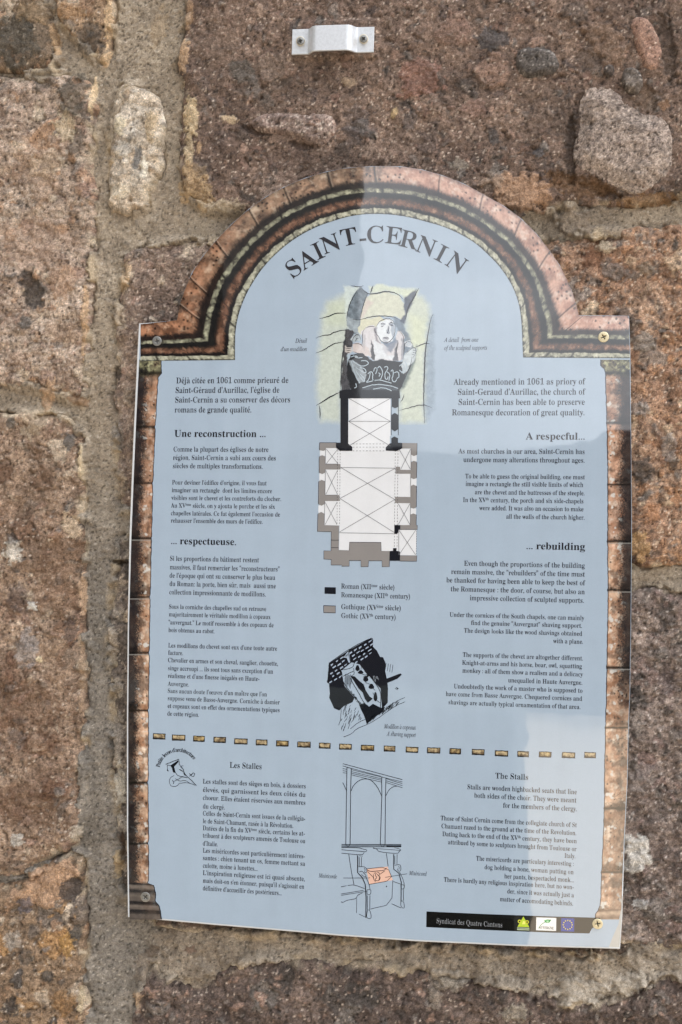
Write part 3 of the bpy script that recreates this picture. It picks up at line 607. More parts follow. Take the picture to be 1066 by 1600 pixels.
# printed sheet (stops short of the acrylic's left and lower edges)
SH = []
for (x, y) in PLATE:
    if x < 216 and y > 540 and y < 1425: x += 3.6 if y < 900 else 2.6
    elif x < 216 and y >= 1425: x += 2.8; y -= 2.6
    elif y > 1425: y -= 2.8; x -= 1.0 if x > 960 else 0
    elif x == 217: x += 3.5; y += 1.4
    elif x in (276.6, 281): x += 3.0
    elif x == 285.6: x += 1
    SH.append((x, y))
ck = Ink(); ck.poly([(973.6, 1400), (971.6, 1431), (968, 1479.6), (940, 1478.8), (940, 1400)], (182, 182, 180), -1); ck.build('clear_corner')
SH = [p for p in SH if not (p[0] > 960 and p[1] > 1425)]; iq = max(i for i, p in enumerate(SH) if p[0] > 960) + 1; SH[iq:iq] = [(971.5, 1420), (966.5, 1444), (957.5, 1464), (951.5, 1480)]
s = Ink(); s.poly(SH, BLUE, 0); s.build('printed_sheet')

# ---- hand painted bands: structured grids coloured by pigment, reflected veil painted into the right side
def band_mesh(name, outer, inner, colfun, layer, ns, nv, label=None):
    """outer / inner: (ns,2) photo px polylines; colfun(S,V,PX,PY) -> srgb-linear colours"""
    t = np.linspace(0, 1, nv)[:, None, None]
    G = outer[None] * (1 - t) + inner[None] * t
    px, py = G[..., 0], G[..., 1]
    Sx = np.broadcast_to(np.concatenate([[0], np.cumsum(np.linalg.norm(np.diff((outer + inner) / 2, axis=0), axis=1))])[None], px.shape)
    Vv = np.broadcast_to(np.linspace(0, 1, nv)[:, None], px.shape)
    c = colfun(Sx, Vv, px, py)
    W = P(px, py, LY - DL * layer)
    idx = np.arange(ns * nv).reshape(nv, ns)
    q = np.stack([idx[:-1, :-1], idx[:-1, 1:], idx[1:, 1:], idx[1:, :-1]], -1).reshape(-1, 4)
    o = mesh_obj(name, W.reshape(-1, 3), q, M_print, sign, cols=np.clip(c.reshape(-1, 3), 0, 1))
    if label: o['label'] = label
    return o
def resample(pts, n):
    p = np.asarray(pts, float); L = np.concatenate([[0], np.cumsum(np.linalg.norm(np.diff(p, axis=0), axis=1))])
    t = np.linspace(0, L[-1], n)
    return np.stack([np.interp(t, L, p[:, 0]), np.interp(t, L, p[:, 1])], 1)
def chaikin_open(p, k=2): return np.array(smooth_poly(p, k, closed=False))
archo = chaikin_open([(277, 500), (280, 481), (285.6, 462), (299.8, 426.5), (317, 400), (337, 376.6), (362, 350), (389, 326.6), (415, 308), (442.4, 292.8), (477, 278), (512, 267.8), (545, 262), (580, 259.8), (626, 260), (660, 265), (691, 273.7), (725, 287), (755.8, 304), (788, 322), (816, 342.8), (840, 367), (859.3, 392.4), (874, 413), (885, 435.5), (894, 455), (900, 474), (904.6, 492.8)])
archi = chaikin_open([(367.5, 562.6), (367.5, 538), (368, 514), (374, 487), (383.6, 462), (397, 438), (414, 414), (436, 392), (460, 373), (492, 355), (526, 343.4), (552, 336.5), (583, 333.6), (626, 336), (669.5, 347), (696, 355), (721, 366.5), (742, 379), (760, 394.6), (779, 414), (794.6, 435.5), (805, 456), (812, 478.7), (815, 502), (816, 526), (817.5, 558.5)])
NA = 620
ao, ai = resample(archo, NA), resample(archi, NA)
NL, NR = 110, 120
lo = np.stack([np.linspace(220, 277, NL), np.linspace(506.5, 500.5, NL)], 1); li = np.stack([np.linspace(219.5, 367.5, NL), np.linspace(564, 562.6, NL)], 1)
ro = np.stack([np.linspace(904.6, 982.6, NR), np.linspace(493.2, 493.6, NR)], 1); ri = np.stack([np.linspace(817.5, 984.6, NR), np.linspace(558.5, 560, NR)], 1)
bo = np.concatenate([lo[:-1], ao, ro[1:]]); bi = np.concatenate([li[:-1], ai, ri[1:]])
bm = (bo + bi) / 2; bL = np.concatenate([[0], np.cumsum(np.linalg.norm(np.diff(bm, axis=0), axis=1))])
def s_of(x, y, line): return bL[np.argmin(np.hypot(line[:, 0] - x, line[:, 1] - y))]
JO = [s_of(x, y, bo) for x, y in ((283, 478), (296, 434), (337, 377), (389, 326), (444, 292), (512, 267), (585, 260), (688, 273), (756, 304), (816, 343), (861, 393), (899, 474), (912, 493))]
JOw = [1.5, 1.9, 2.0, 1.5, 1.3, 2.4, 1.9, 1.2, 1.2, 1.4, 1.4, 1.3, 1.1]
JG = [s_of(x, y, bi) for x, y in ((340, 563), (368, 530), (381, 468), (410, 418), (456, 376), (520, 345), (600, 334), (664, 345), (722, 367), (762, 397), (800, 448), (815, 520))]
JB = [s_of(x, y, bi) for x, y in ((320, 563), (372, 495), (392, 446), (440, 388), (500, 352), (560, 336), (690, 352), (752, 388), (790, 428), (816, 540), (900, 559))]
JP = [s_of(x, y, bi) for x, y in ((246, 563), (298, 563), (367, 512), (386, 458), (414, 414), (461, 373), (527, 343), (583, 334), (626, 336), (669, 347), (722, 367), (760, 395), (795, 436), (813, 483), (828, 559), (850, 559), (890, 560))]
def joint(s, js, wd, seed, y):
    a = np.zeros(s.shape)
    for k, j in enumerate(js):
        ww = wd[k] if isinstance(wd, list) else wd
        a = np.maximum(a, np.exp(-((s - j + 1.3 * fbm(y * 60, y * 0 + k, 18, 2, seed)) / ww) ** 2))
    return a
def paint_stone(px, py, seed, pal, scale=22):
    n1 = fbm(px, py, scale, 4, seed, .62); n2 = fbm(px, py, scale * .8, 4, seed + 3, .62); n3 = fbm(px, py, 4, 3, seed + 5, .7)
    c = mix(lin(pal[0]), lin(pal[1]), np.clip(.5 + 2.2 * n1, 0, 1))
    c = mix_arr(c, np.broadcast_to(lin(pal[2]), c.shape), np.clip(2.4 * n2 - .15, 0, 1))
    return c * (1 + .35 * n3)[..., None]
def arch_col(S, V, px, py):
    wob = .014 * fbm(S, V * 40, 30, 3, 601) * 2 + .018 * fbm(S, V * 30, 6, 3, 602, .7)
    v = V + wob
    side = sstep(250, 420, px) * sstep(900, 700, px)                    # top of the arch is greyer
    block = paint_stone(px, py, 610, ((182, 132, 102), (104, 72, 54), (202, 170, 144)))
    greyb = paint_stone(px, py, 611, ((164, 138, 116), (102, 88, 76), (196, 180, 160)))
    block = mix_arr(block, greyb, side * .8)
    right = sstep(560, 640, px)
    block = mix_arr(block, paint_stone(px, py, 612, ((206, 166, 148), (172, 130, 114), (222, 200, 186))), right * .9)  # right voussoirs paler: reflection veil put into their colour
    d1, d2, idx = worley(px, py, 6.5, 613)
    sm = sstep(.05, .35, fbm(px, py, 26, 4, 616, .65)) * (1 - .5 * right); block = mix_arr(block, np.broadcast_to(lin((58, 42, 38)), block.shape), sm * .7)
    dots = (_r1[idx] < .36) * sstep(2.6, 1.0, d1) * sstep(-.12, .1, fbm(px, py, 30, 2, 614))
    block = block * (1 - .85 * dots)[..., None]
    green = paint_stone(px, py, 620, ((144, 144, 124), (70, 68, 60), (186, 186, 160)), 12)
    brown = paint_stone(px, py, 621, ((112, 80, 64), (70, 50, 40), (150, 118, 98)), 14)
    pale = paint_stone(px, py, 622, ((180, 180, 160), (122, 122, 108), (206, 206, 188)), 10)
    hat = .5 + .5 * fbm(S, V * 14, 2.6, 2, 630) * 2                    # brush hatching across the mouldings
    black = lin((14, 14, 18))
    c = block
    def sh(v0, v1): return sstep(v0, v1, v + .035 * (hat - .5))
    c = c * (1 - .45 * sstep(.08, .0, v))[..., None]
    dk = sh(.26, .37)
    c = mix_arr(c, np.broadcast_to(black, c.shape), dk * .95)
    g = sstep(.445, .462, v); c = mix_arr(c, green * (.55 + .45 * sstep(.45, .50, v))[..., None], g)
    c = mix_arr(c, np.broadcast_to(black, c.shape), sstep(.53, .555, v) * .98)
    b = sh(.635, .71); c = mix_arr(c, brown * (.75 + .4 * np.exp(-((v - .745) / .05) ** 2))[..., None], b)
    c = mix_arr(c, np.broadcast_to(black, c.shape), sh(.775, .835) * .97)
    p = sstep(.872, .888, v); c = mix_arr(c, pale, p)
    c = mix_arr(c, np.broadcast_to(lin((34, 40, 44)), c.shape), sstep(.962, .985, V + .035 * fbm(S, V, 7, 3, 640, .7) * 2) * .85)
    jo = joint(S, JO, JOw, 650, V) * (v < .40); jg = joint(S, JG, 1.8, 651, V) * ((v > .44) & (v < .56))
    jb = joint(S, JB, 1.3, 652, V) * ((v > .6) & (v < .85)); jp = joint(S, JP, 1.7, 653, V) * (v > .85)
    c = c * (1 - .85 * np.maximum.reduce([jo, jg, jb * .7, jp]))[..., None]
    hl = joint(S - 2.6, JO, .7, 650, V) * (v < .34) * .28
    return mix_arr(c, np.broadcast_to(lin((214, 196, 176)), c.shape), hl)
band_mesh('painted_arch', bo, bi, arch_col, 2, len(bo), 72, 'painted moulding of reddish stone voussoirs round the arched top')

def column(name, edge, inner, joints, seed, left, label):
    ys = np.arange(562, 1437 if left else 1480, 1.05)
    xe = np.interp(ys, [e[1] for e in edge], [e[0] for e in edge]); xi = np.interp(ys, [e[1] for e in inner], [e[0] for e in inner])
    wobx = 1.0 * fbm(ys, ys * 0 + 3, 16, 3, seed, .7) * 2
    # small bites at the block corners
    for j in joints: wobx = wobx + (-1.8 if left else 1.8) * np.exp(-((ys - j) / 2.5) ** 2)
    outer = np.stack([xe, ys + 0 * xe], 1); inn = np.stack([xi + wobx * .6, ys], 1)
    def cf(S, V, px, py):
        kk = np.searchsorted(joints, py); k = kk
        pal1 = ((188, 144, 118), (122, 88, 68), (218, 198, 182)) if seed == 700 else ((206, 164, 140), (160, 118, 96), (224, 206, 192)); pal2 = ((200, 168, 142), (150, 112, 86), (222, 208, 190))  # right column's paler tones have the panel's reflection veil painted in
        c1 = paint_stone(px + 40 * k, py, seed + 2, pal1, 16); c2 = paint_stone(px + 40 * k, py, seed + 4, pal2, 18)
        c = mix_arr(c1, c2, np.where(py > 860, .8, .35) * np.ones(px.shape))
        sm = sstep(.02, .32, fbm(px * 1.3 + 60 * k, py, 24, 3, seed + 14, .6)); c = mix_arr(c, np.broadcast_to(lin((62, 50, 46)), c.shape), sm * .62)
        tn = (.8 + .4 * _r2[(k * 53 + seed) & 4095]); c = c * tn[..., None]
        # soft vertical brush streaks and speckles
        stv = fbm(px * 3.2, py, 22, 3, seed + 6, .6); c = c * (1 + .45 * stv)[..., None]
        d1, d2, idx = worley(px, py, 6, seed + 7)
        dots = (_r1[idx] < .22) * sstep(2.1, .8, d1) * sstep(-.05, .15, fbm(px, py, 26, 2, seed + 8)); c = c * (1 - .85 * dots)[..., None]
        cr = np.clip(1 - np.abs(fbm(px + 30 * k, py, 20, 3, seed + 9)) * 22, 0, 1) * sstep(.05, .3, fbm(px, py, 30, 2, seed + 10)); c = c * (1 - .7 * cr)[..., None]
        wh = sstep(.30, .42, fbm(px, py, 13, 3, seed + 11)); c = mix_arr(c, np.broadcast_to(lin((214, 214, 210)), c.shape), wh * .8)
        hatch = fbm(px * .8 + py * .8, py - px, 3.0, 2, seed + 12)
        if left: dark = sstep(.72, .26, V + .22 * hatch + .16 * fbm(px, py, 30, 2, seed + 13)) * (1 - (.6 * sstep(1050, 1110, py) if seed == 760 else 0))  # dark thinned low on the right column, painting in the tan reflection
        else: dark = sstep(.50, .92, V + .16 * hatch + .16 * fbm(px, py, 30, 2, seed + 13)) * (1 - .45 * sstep(1060, 1110, py))
        if not left: dark = 1 - 1 * (1 - dark)
        vv = V if left else 1 - V
        if not left: dark = dark  # V runs from the outer edge too
        c = mix_arr(c, np.broadcast_to(lin((16, 18, 26)), c.shape), np.clip(dark, 0, 1) * .93)
        cap = sstep(592, 578, py)
        c = mix_arr(c, paint_stone(px, py, seed + 20, ((120, 118, 92), (24, 24, 26), (190, 190, 150)), 11), cap * .9)
        c = c * (1 - .85 * np.exp(-((py - 583) / 4.0) ** 2))[..., None]
        j = np.zeros(px.shape)
        for i, jy in enumerate(joints[:-1] if left else joints[:-1]):
            wd = 3.0 if i % 2 == 0 else 1.9
            q = np.exp(-((py - jy - .8 * fbm(px, py, 12, 2, seed + 30 + i)) / wd) ** 2); j = np.maximum(j, q)
            j = np.maximum(j, .6 * np.exp(-((py - jy + 6) / 5) ** 2) * sstep(.9, .2, V))
        c = c * (1 - .92 * j)[..., None]
        for i, jy in enumerate(joints[:-1]):
            if i in (2, 3, 4) : c = mix_arr(c, np.broadcast_to(lin((160, 160, 156)), c.shape), np.exp(-((py - jy - 3.0) / .7) ** 2) * .7)
        # base mouldings
        by = joints[-1]
        base = sstep(by - 1, by + 2, py)
        yy_ = (py - by) * (1 if seed == 700 else .95) - 2.0 * V; wv = np.interp(yy_, [-1, 2, 4, 7, 10, 13, 15, 20, 27, 30, 33, 36, 40, 43, 46, 50, 55, 60], [0, .05, .8, .9, .3, 0, .3, .75, .55, 0, .1, .85, .6, 0, .1, .6, .5, .3])
        bc = mix(lin((22, 22, 28) if seed == 700 else (120, 98, 82)), lin((122, 112, 104) if seed == 700 else (190, 166, 144)), wv) * (1 + .5 * fbm(px, py, 8, 3, seed + 40))[..., None]  # right base browner: tan reflection put into its colour
        c = mix_arr(c, bc, base * .92)
        ol = sstep(.955, .975, V)                                # dark outline along the blue
        if not left: ol = sstep(.962, .98, V)
        return mix_arr(c, np.broadcast_to(lin((20, 28, 44)), c.shape), ol * .9)
    if not left:
        cf0 = cf
        def cf(S, V, px, py): return cf_right(S, V, px, py, cf0)
    return band_mesh(name, outer, inn, cf, 1, len(ys), 40, label)
def cf_right(S, V, px, py, f):
    return f(S, V, px, py)
LE = [(x, y) for x, y in SH if x < 222 and y > 540] + [(218.5, 562)]
LE = sorted(LE, key=lambda p: p[1]); LE = [(218.0, 560)] + [p for p in LE if p[1] > 600]
LI = [(253, 562), (252.7, 568), (252.7, 584), (248, 590), (247, 600), (243.4, 666), (239.6, 754), (237.8, 838), (236.8, 868), (235.5, 932), (234, 1018), (232.7, 1110), (232.2, 1227), (233, 1321), (233, 1380), (241, 1383), (244, 1396), (243.5, 1408), (249.7, 1415), (252, 1426), (253.5, 1437)]
LJ = [667, 755, 841, 933, 1020, 1110, 1223, 1318, 1379]
column('painted_column', LE, LI, LJ, 700, True, 'painted column of brown stone blocks down the left edge')
RE = [(984.2, 560), (986, 700), (986.8, 840), (985.4, 990), (984, 1083), (981.8, 1130), (979.8, 1222), (975, 1315), (971, 1420), (966, 1444), (957, 1464), (951, 1479)]
RI = [(938.2, 561), (938.4, 571.5), (944, 577), (945.3, 582), (948, 660), (949.6, 756), (949, 846), (950, 922), (948, 1042), (946, 1132), (944, 1211), (944, 1263), (940, 1361), (938, 1410), (936, 1420), (930, 1428), (929, 1444), (922, 1452), (921, 1461), (918.5, 1470), (918, 1480)]
RJ = [661, 757, 846, 922, 1043, 1137, 1263, 1363, 1420]
# the right column is painted with its shade on the outer edge as well
column('painted_column', RE, RI, RJ, 760, True, 'painted column of brown stone blocks down the right edge')

# ---- lettering: serif glyph outlines come from the built-in font's own mathematical bold / italic alphabets
def mathc(ch, it=False):
    o = ord(ch)
    if it:
        if ch == 'h': return '\u210e'
        if 'A' <= ch <= 'Z': return chr(0x1D434 + o - 65)
        if 'a' <= ch <= 'z': return chr(0x1D44E + o - 97)
    if 'A' <= ch <= 'Z': return chr(0x1D400 + o - 65)
    if 'a' <= ch <= 'z': return chr(0x1D41A + o - 97)
    if '0' <= ch <= '9': return chr(0x1D7CE + o - 48)
    return ch
NEED = {False: "ABCDEGHIKLMNPQRSTUVXabcdefghijklmnopqrstuvwxyz016.,:'\"()-", True: "DAMacdefghilmnoprstuv'"+"bx"}
_tmp = []
def _tobj(body):
    c = bpy.data.curves.new('glyph', 'FONT'); c.body = body; c.resolution_u = 3; c.fill_mode = 'FRONT'
    o = bpy.data.objects.new('glyph', c); COL.objects.link(o); _tmp.append((o, c)); return o
_req = {}
for it in (False, True):
    for ch in NEED[it]:
        _req[(ch, it)] = (_tobj(mathc(ch, it)), _tobj(mathc(ch, it) + '|'))
_bar = _tobj('|'); _sp = _tobj('| |'); _bb = _tobj('||')
dg = bpy.context.evaluated_depsgraph_get(); dg.update()
def _mesh(o):
    me = o.evaluated_get(dg).to_mesh(); v = np.array([tuple(x.co)[:2] for x in me.vertices]) if len(me.vertices) else np.zeros((0, 2))
    f = [tuple(p.vertices) for p in me.polygons]; o.evaluated_get(dg).to_mesh_clear(); return v, f
GL = {}; bx = _mesh(_bar)[0][:, 0].max()
for key, (a, b) in _req.items():
    v, f = _mesh(a); v2, _ = _mesh(b); GL[key] = (v, f, v2[:, 0].max() - bx)
adv_bar = _mesh(_bb)[0][:, 0].max() - bx
SPACE = _mesh(_sp)[0][:, 0].max() - bx - adv_bar
for o, c in _tmp: bpy.data.objects.remove(o); bpy.data.curves.remove(c)

def thin(v, f, kmax=.018, tmin=.050, kk=.24):
    """take weight off the thick vertical strokes of a bold glyph, leaving hairlines alone"""
    from collections import Counter
    if len(v) == 0: return v
    cnt = Counter(); dirn = {}
    for t in f:
        for i in range(len(t)):
            a, b = t[i], t[(i + 1) % len(t)]; cnt[frozenset((a, b))] += 1; dirn[frozenset((a, b))] = (a, b)
    be = [dirn[e] for e, c in cnt.items() if c == 1 and len(e) == 2]
    N = np.zeros_like(v)
    ar = 0
    for t in f: p = v[list(t)]; ar += sum(p[i][0] * p[(i + 1) % len(p)][1] - p[(i + 1) % len(p)][0] * p[i][1] for i in range(len(p)))
    sg = 1 if ar > 0 else -1
    for a, b in be:
        d = v[b] - v[a]; L = np.hypot(*d) + 1e-9; nn = np.array([d[1], -d[0]]) / L * sg
        N[a] += nn * L; N[b] += nn * L
    N /= np.linalg.norm(N, axis=1)[:, None] + 1e-9
    A = np.array([v[a] for a, b in be]); B = np.array([v[b] for a, b in be])
    out = v.copy()
    for i in range(len(v)):
        if abs(N[i, 0]) < .2: continue
        sx = -np.sign(N[i, 0]); y = v[i, 1] - N[i, 1] * .006 + 1e-5; best = 9
        c = ((A[:, 1] > y) != (B[:, 1] > y))
        if c.any():
            xx = A[c, 0] + (y - A[c, 1]) / (B[c, 1] - A[c, 1]) * (B[c, 0] - A[c, 0])
            dd = (xx - v[i, 0]) * sx; dd = dd[dd > 1e-3]
            if len(dd): best = dd.min()
        if best < .3:
            out[i, 0] += sx * np.clip((best - tmin) * kk, 0, kmax) * min(1, abs(N[i, 0]) * 1.2)
    return out
GT = {}; GLI = {}
for key, (v, f, a) in GL.items():
    if not key[1]: GLI[key] = (thin(v, f, .034, .030, .42), f, a - .012)
    if not key[1]: GT[key] = (thin(v, f), f, a - .012) if key[0].isalnum() else (v, f, a)
ACC = {'é': ('e', 'a'), 'è': ('e', 'g'), 'ê': ('e', 'c'), 'à': ('a', 'g'), 'â': ('a', 'c'), 'û': ('u', 'c'), 'ô': ('o', 'c'), 'î': ('i', 'c'), 'ç': ('c', 'd')}
def layout(text, style):
    """list of (x, y, scale, glyph) with width; ^ toggles superscript"""
    out = []; x = 0; sup = False
    for ch in text:
        if ch == '^': sup = not sup; continue
        if ch == ' ': x += SPACE * (.95 if not sup else .6); continue
        chs = ['o', 'e'] if ch == 'œ' else [ch]
        for k, c in enumerate(chs):
            base, acc = ACC.get(c, (c, None))
            T = GL if style == 'bold' else GLI if style == 'light' else GT
            g = GL[(base, True)] if style == 'italic' else T[(base, False)]
            sc_ = .62 if sup else 1.0
            out.append((x, .30 if sup else 0, sc_, g, acc, base))
            x += g[2] * sc_ * (.9 if ch == 'œ' and k == 0 else 1)
    return out, x
def put_text(ink, text, x0, x1, y, em, style='regular', anchor='l', col=INKC, layer=3):
    """text between photo columns x0..x1; y is the baseline at the anchored end; em in photo px"""
    lay, wd = layout(text, style)
    if '  ' in text: pass
    ax = x0 if anchor == 'l' else x1
    W0 = P(ax, y, 0.0); Wa = P(x0, y, 0.0); Wb = P(x1, y, 0.0); ppm = np.linalg.norm(P(ax, y + 10, 0.0) - P(ax, y, 0.0)) / 10
    width = Wb[0] - Wa[0]; sx = width / wd; sz = em * ppm * (.95 if em < 11.8 or em == 13.8 else .87)
    ox = W0[0] if anchor == 'l' else W0[0] - width
    # barrel of the photographed lines: the shift keeps the line level on the panel
    for (x, yy, s_, g, acc, base) in lay:
        v, f, a = g
        if len(v):
            q = np.stack([ox + (x + v[:, 0] * s_) * sx, W0[2] + (yy + v[:, 1] * s_) * sz], 1)
            ink.add(q, f, col, layer)
        if acc:
            cx = (v[:, 0].min() + v[:, 0].max()) / 2; top = .56 if base != 'i' else .56
            it = .06 if style == 'italic' else 0
            shp = {'a': [(-.03 + it, 0), (.03 + it, 0), (.12 + it, .15), (.02 + it, .15)], 'g': [(-.03 + it, 0), (.03 + it, 0), (-.02 + it, .15), (-.12 + it, .15)],
                   'c': [(-.13 + it, 0), (-.08 + it, 0), (it, .10), (.08 + it, 0), (.13 + it, 0), (.03 + it, .16), (-.03 + it, .16)], 'd': [(-.02, -.60), (.05, -.60), (.06, -.76), (-.08, -.78), (-.07, -.73), (.0, -.70)]}[acc]
            if base == 'i' : top = .62
            q = np.array([(ox + (x + (cx + a_) * s_) * sx, W0[2] + (yy + (top + b_) * s_) * sz) for a_, b_ in shp])
            t = tessellate_polygon([[Vector((p[0] * 1000, p[1] * 1000, 0)) for p in q]])
            ink.add(q, t, col, layer + 1)
def block(name, lines, em, style='regular', anchor='l', label=None, col=INKC, ems=None):
    k = Ink()
    for L in lines: put_text(k, L[0], L[1], L[2], L[3], em if len(L) < 5 else L[4], style, anchor, col)
    return k.build(name, label)
E1, E2, E3, E4 = 13.8, 11.7, 10.7, 11.6
block('paragraph', [("Déjà citée en 1061 comme prieuré de", 275.5, 451, 599), ("Saint-Géraud d'Aurillac, l'église de", 274, 437, 614), ("Saint-Cernin a su conserver des décors", 273.5, 454, 629), ("romans de grande qualité.", 273, 393.5, 644.5)], E1, label='introductory French paragraph at the top of the left column')
block('heading', [("Une reconstruction ...", 272.5, 416, 682.5)], 18, 'bold', label='bold heading Une reconstruction')
block('paragraph', [("Comme la plupart des églises de notre", 271, 420, 705.5), ("région, Saint-Cernin a subi aux cours des", 270.5, 431.5, 718.5), ("siècles de multiples transformations.", 270, 411, 731.5)], E2)
block('paragraph', [("Pour deviner l'édifice d'origine, il vous faut", 269, 417, 757), ("imaginer un rectangle  dont les limites encore", 268.5, 425.5, 769), ("visibles sont le chevet et les contreforts du clocher.", 268, 440, 781), ("Au XV^ème^ siècle, on y ajouta le porche et les six", 267.5, 430, 793), ("chapelles latérales. Ce fut également l'occasion de", 267, 438, 805), ("rehausser l'ensemble des murs de l'édifice.", 267, 411, 816.5)], E3)
block('heading', [("... respectueuse.", 267, 370, 850)], 18, 'bold', label='bold heading respectueuse')
block('paragraph', [("Si les proportions du bâtiment restent", 265.5, 405, 876), ("massives, il faut remercier les \"reconstructeurs\"", 265.5, 437.5, 889.5), ("de l'époque qui ont su conserver le plus beau", 265, 430.5, 902.5), ("du Roman: la porte, bien sûr, mais  aussi une", 265, 431.5, 915.5), ("collection impressionnante de modillons.", 264.5, 416, 928.5)], E2)
block('paragraph', [("Sous la corniche des chapelles sud on retrouve", 264, 416.5, 951), ("majoritairement le véritable modillon à copeaux", 264, 423, 963), ("\"auvergnat.\" Le motif ressemble à des copeaux de", 263.5, 428, 975.5), ("bois obtenus au rabot.", 263.5, 336, 987.5)], E3)
block('paragraph', [("Les modillons du chevet sont eux d'une toute autre", 263, 433.5, 1011.5), ("facture.", 263, 286.5, 1023), ("Chevalier en armes et son cheval, sanglier, chouette,", 262.5, 435, 1034.5), ("singe accroupi ... ils sont tous sans exception d'un", 262.5, 427, 1047), ("réalisme et d'une finesse inégalés en Haute-", 262.5, 406, 1059), ("Auvergne.", 262.5, 296, 1071.5), ("Sans aucun doute l'œuvre d'un maître que l'on", 262, 417.5, 1082.5), ("suppose venu de Basse-Auvergne. Corniche à damier", 262, 437.5, 1094), ("et copeaux sont en effet des ornementations typiques", 262, 437.5, 1106), ("de cette région.", 261.5, 311.5, 1118)], E3)
block('paragraph', [("Already mentioned in 1061 as priory of", 709, 914, 600.5), ("Saint-Geraud d'Aurillac, the church of", 715, 914, 616.5), ("Saint-Cernin has been able to preserve", 716, 914, 632.5), ("Romanesque decoration of great quality.", 706, 914, 649)], 16, anchor='r', label='introductory English paragraph at the top of the right column')
block('heading', [("A respecful...", 822, 914.5, 687)], 18.5, 'bold', 'r', label='bold heading A respecful')
block('paragraph', [("As most churches in our area, Saint-Cernin has", 716.5, 914, 709.5), ("undergone many alterations throughout ages.", 724, 914, 723)], 13.2, anchor='r')
block('paragraph', [("To be able to guess the original building, one must", 727, 914, 749), ("imagine a rectangle the still visible limits of which", 727.5, 911.5, 761), ("are the chevet and the buttresses of the steeple.", 742, 914, 774), ("In the XV^th^ century, the porch and six side-chapels", 723.5, 912, 786.5), ("were added. It was also an occasion to make", 749, 912, 799), ("all the walls of the church higher.", 791, 914, 812)], 12.2, anchor='r')
block('heading', [("... rebuilding", 822, 914.5, 859.5)], 18.5, 'bold', 'r', label='bold heading rebuilding')
block('paragraph', [("Even though the proportions of the building", 725, 914, 887.5), ("remain massive, the \"rebuilders\" of the time must", 705, 914, 901), ("be thanked for having been able to keep the best of", 697.5, 914, 914.5), ("the Romanesque : the door, of course, but also an", 704, 914, 928.5), ("impressive collection of sculpted supports.", 734, 913, 942)], 13.4, anchor='r')
block('paragraph', [("Under the cornices of the South chapels, one can mainly", 702.5, 913, 969), ("find the genuine \"Auvergnat\" shaving support.", 736, 910, 981), ("The design looks like the wood shavings obtained", 725, 910, 993.5), ("with a plane.", 864.5, 911.5, 1006)], 12, anchor='r')
block('paragraph', [("The supports of the chevet are altogether different.", 723, 911.5, 1032), ("Knight-at-arms and his horse, boar, owl, squatting", 722, 909.5, 1044.5), ("monkey : all of them show a realism and a delicacy", 722.5, 911, 1057), ("unequalled in Haute Auvergne.", 794, 910.5, 1070), ("Undoubtedly the work of a master who is supposed to", 709, 910.5, 1082.5), ("have come from Basse Auvergne. Chequered cornices and", 696.5, 910, 1095), ("shavings are actually typical ornamentation of that area.", 700.5, 907.5, 1108)], 12, anchor='r')
block('heading', [("Les Stalles", 359, 409.5, 1199.5)], 15, label='heading Les Stalles')
block('paragraph', [("Les stalles sont des sièges en bois, à dossiers", 317, 478.5, 1224), ("élevés, qui garnissent les deux côtés du", 317, 478, 1237), ("chœur. Elles étaient réservées aux membres", 317, 478, 1249.5), ("du clergé.", 317, 352, 1263), ("Celles de Saint-Cernin sont issues de la collégia-", 317, 477.5, 1274), ("le de Saint-Chamant, rasée à la Révolution.", 317, 459, 1286), ("Datées de la fin du XV^ème^ siècle, certains les at-", 317, 477, 1297), ("tribuent à des sculpteurs amenés de Toulouse ou", 317, 477.5, 1308.5), ("d'Italie.", 317, 341, 1321), ("Les miséricordes sont particulièrement intéres-", 317, 477, 1332), ("santes : chien tenant un os, femme mettant sa", 317, 477, 1343.5), ("culotte, moine à lunettes...", 317, 403, 1355.5), ("L'inspiration religieuse est ici quasi absente,", 317, 477, 1367), ("mais doit-on s'en étonner, puisqu'il s'agissait en", 317, 476, 1379), ("définitive d'accueillir des postérieurs...", 317, 441, 1391)], 12.2, label='French paragraph about the stalls at the lower left')
block('heading', [("The Stalls", 774, 826, 1218.5)], 15, anchor='r', label='heading The Stalls')
block('paragraph', [("Stalls are wooden highbacked seats that line", 730, 901.5, 1241), ("both sides of the choir. They were meant", 741, 901, 1254), ("for the members of the clergy.", 786, 902, 1267.5)], 13, anchor='r')
block('paragraph', [("Those of Saint Cernin come from the collegiate church of St", 688.5, 901.5, 1292.5), ("Chamant razed to the ground at the time of the Revolution.", 689.5, 901, 1305), ("Dating back to the end of the XV^th^ century, they have been", 691, 901.5, 1317.5), ("attribued by some to sculptors brought from Toulouse or", 700, 901, 1330), ("Italy.", 882, 899.5, 1341), ("The misericords are particulary interesting :", 744, 897, 1353), ("dog holding a bone, woman putting on", 757, 896.5, 1366), ("her pants, bespectacled monk...", 788, 897, 1378.5), ("There is hardly any religious inspiration here, but no won-", 693.5, 897, 1389.5), ("der, since it was actually just a", 792.5, 897, 1402), ("matter of accomodating behinds.", 781, 896, 1415)], 12.2, anchor='r', label='English paragraph about the stalls at the lower right')
block('caption', [("Détail", 462, 480, 535.5, 10), ("d'un modillon", 439, 480, 548.5, 10)], 10, 'italic', 'r')
block('caption', [("A detail  from one", 694.5, 748, 534.5, 10.5), ("of the sculpted supports", 694.5, 761.5, 547, 10.5)], 10, 'italic')
block('caption', [("Modillon à copeaux", 600.5, 650, 1140, 10.5), ("A shaving support", 605, 650, 1151.5, 10.5)], 10, 'italic', 'r')
block('caption', [("Miséricorde", 498.5, 527, 1371, 10)], 10, 'italic')
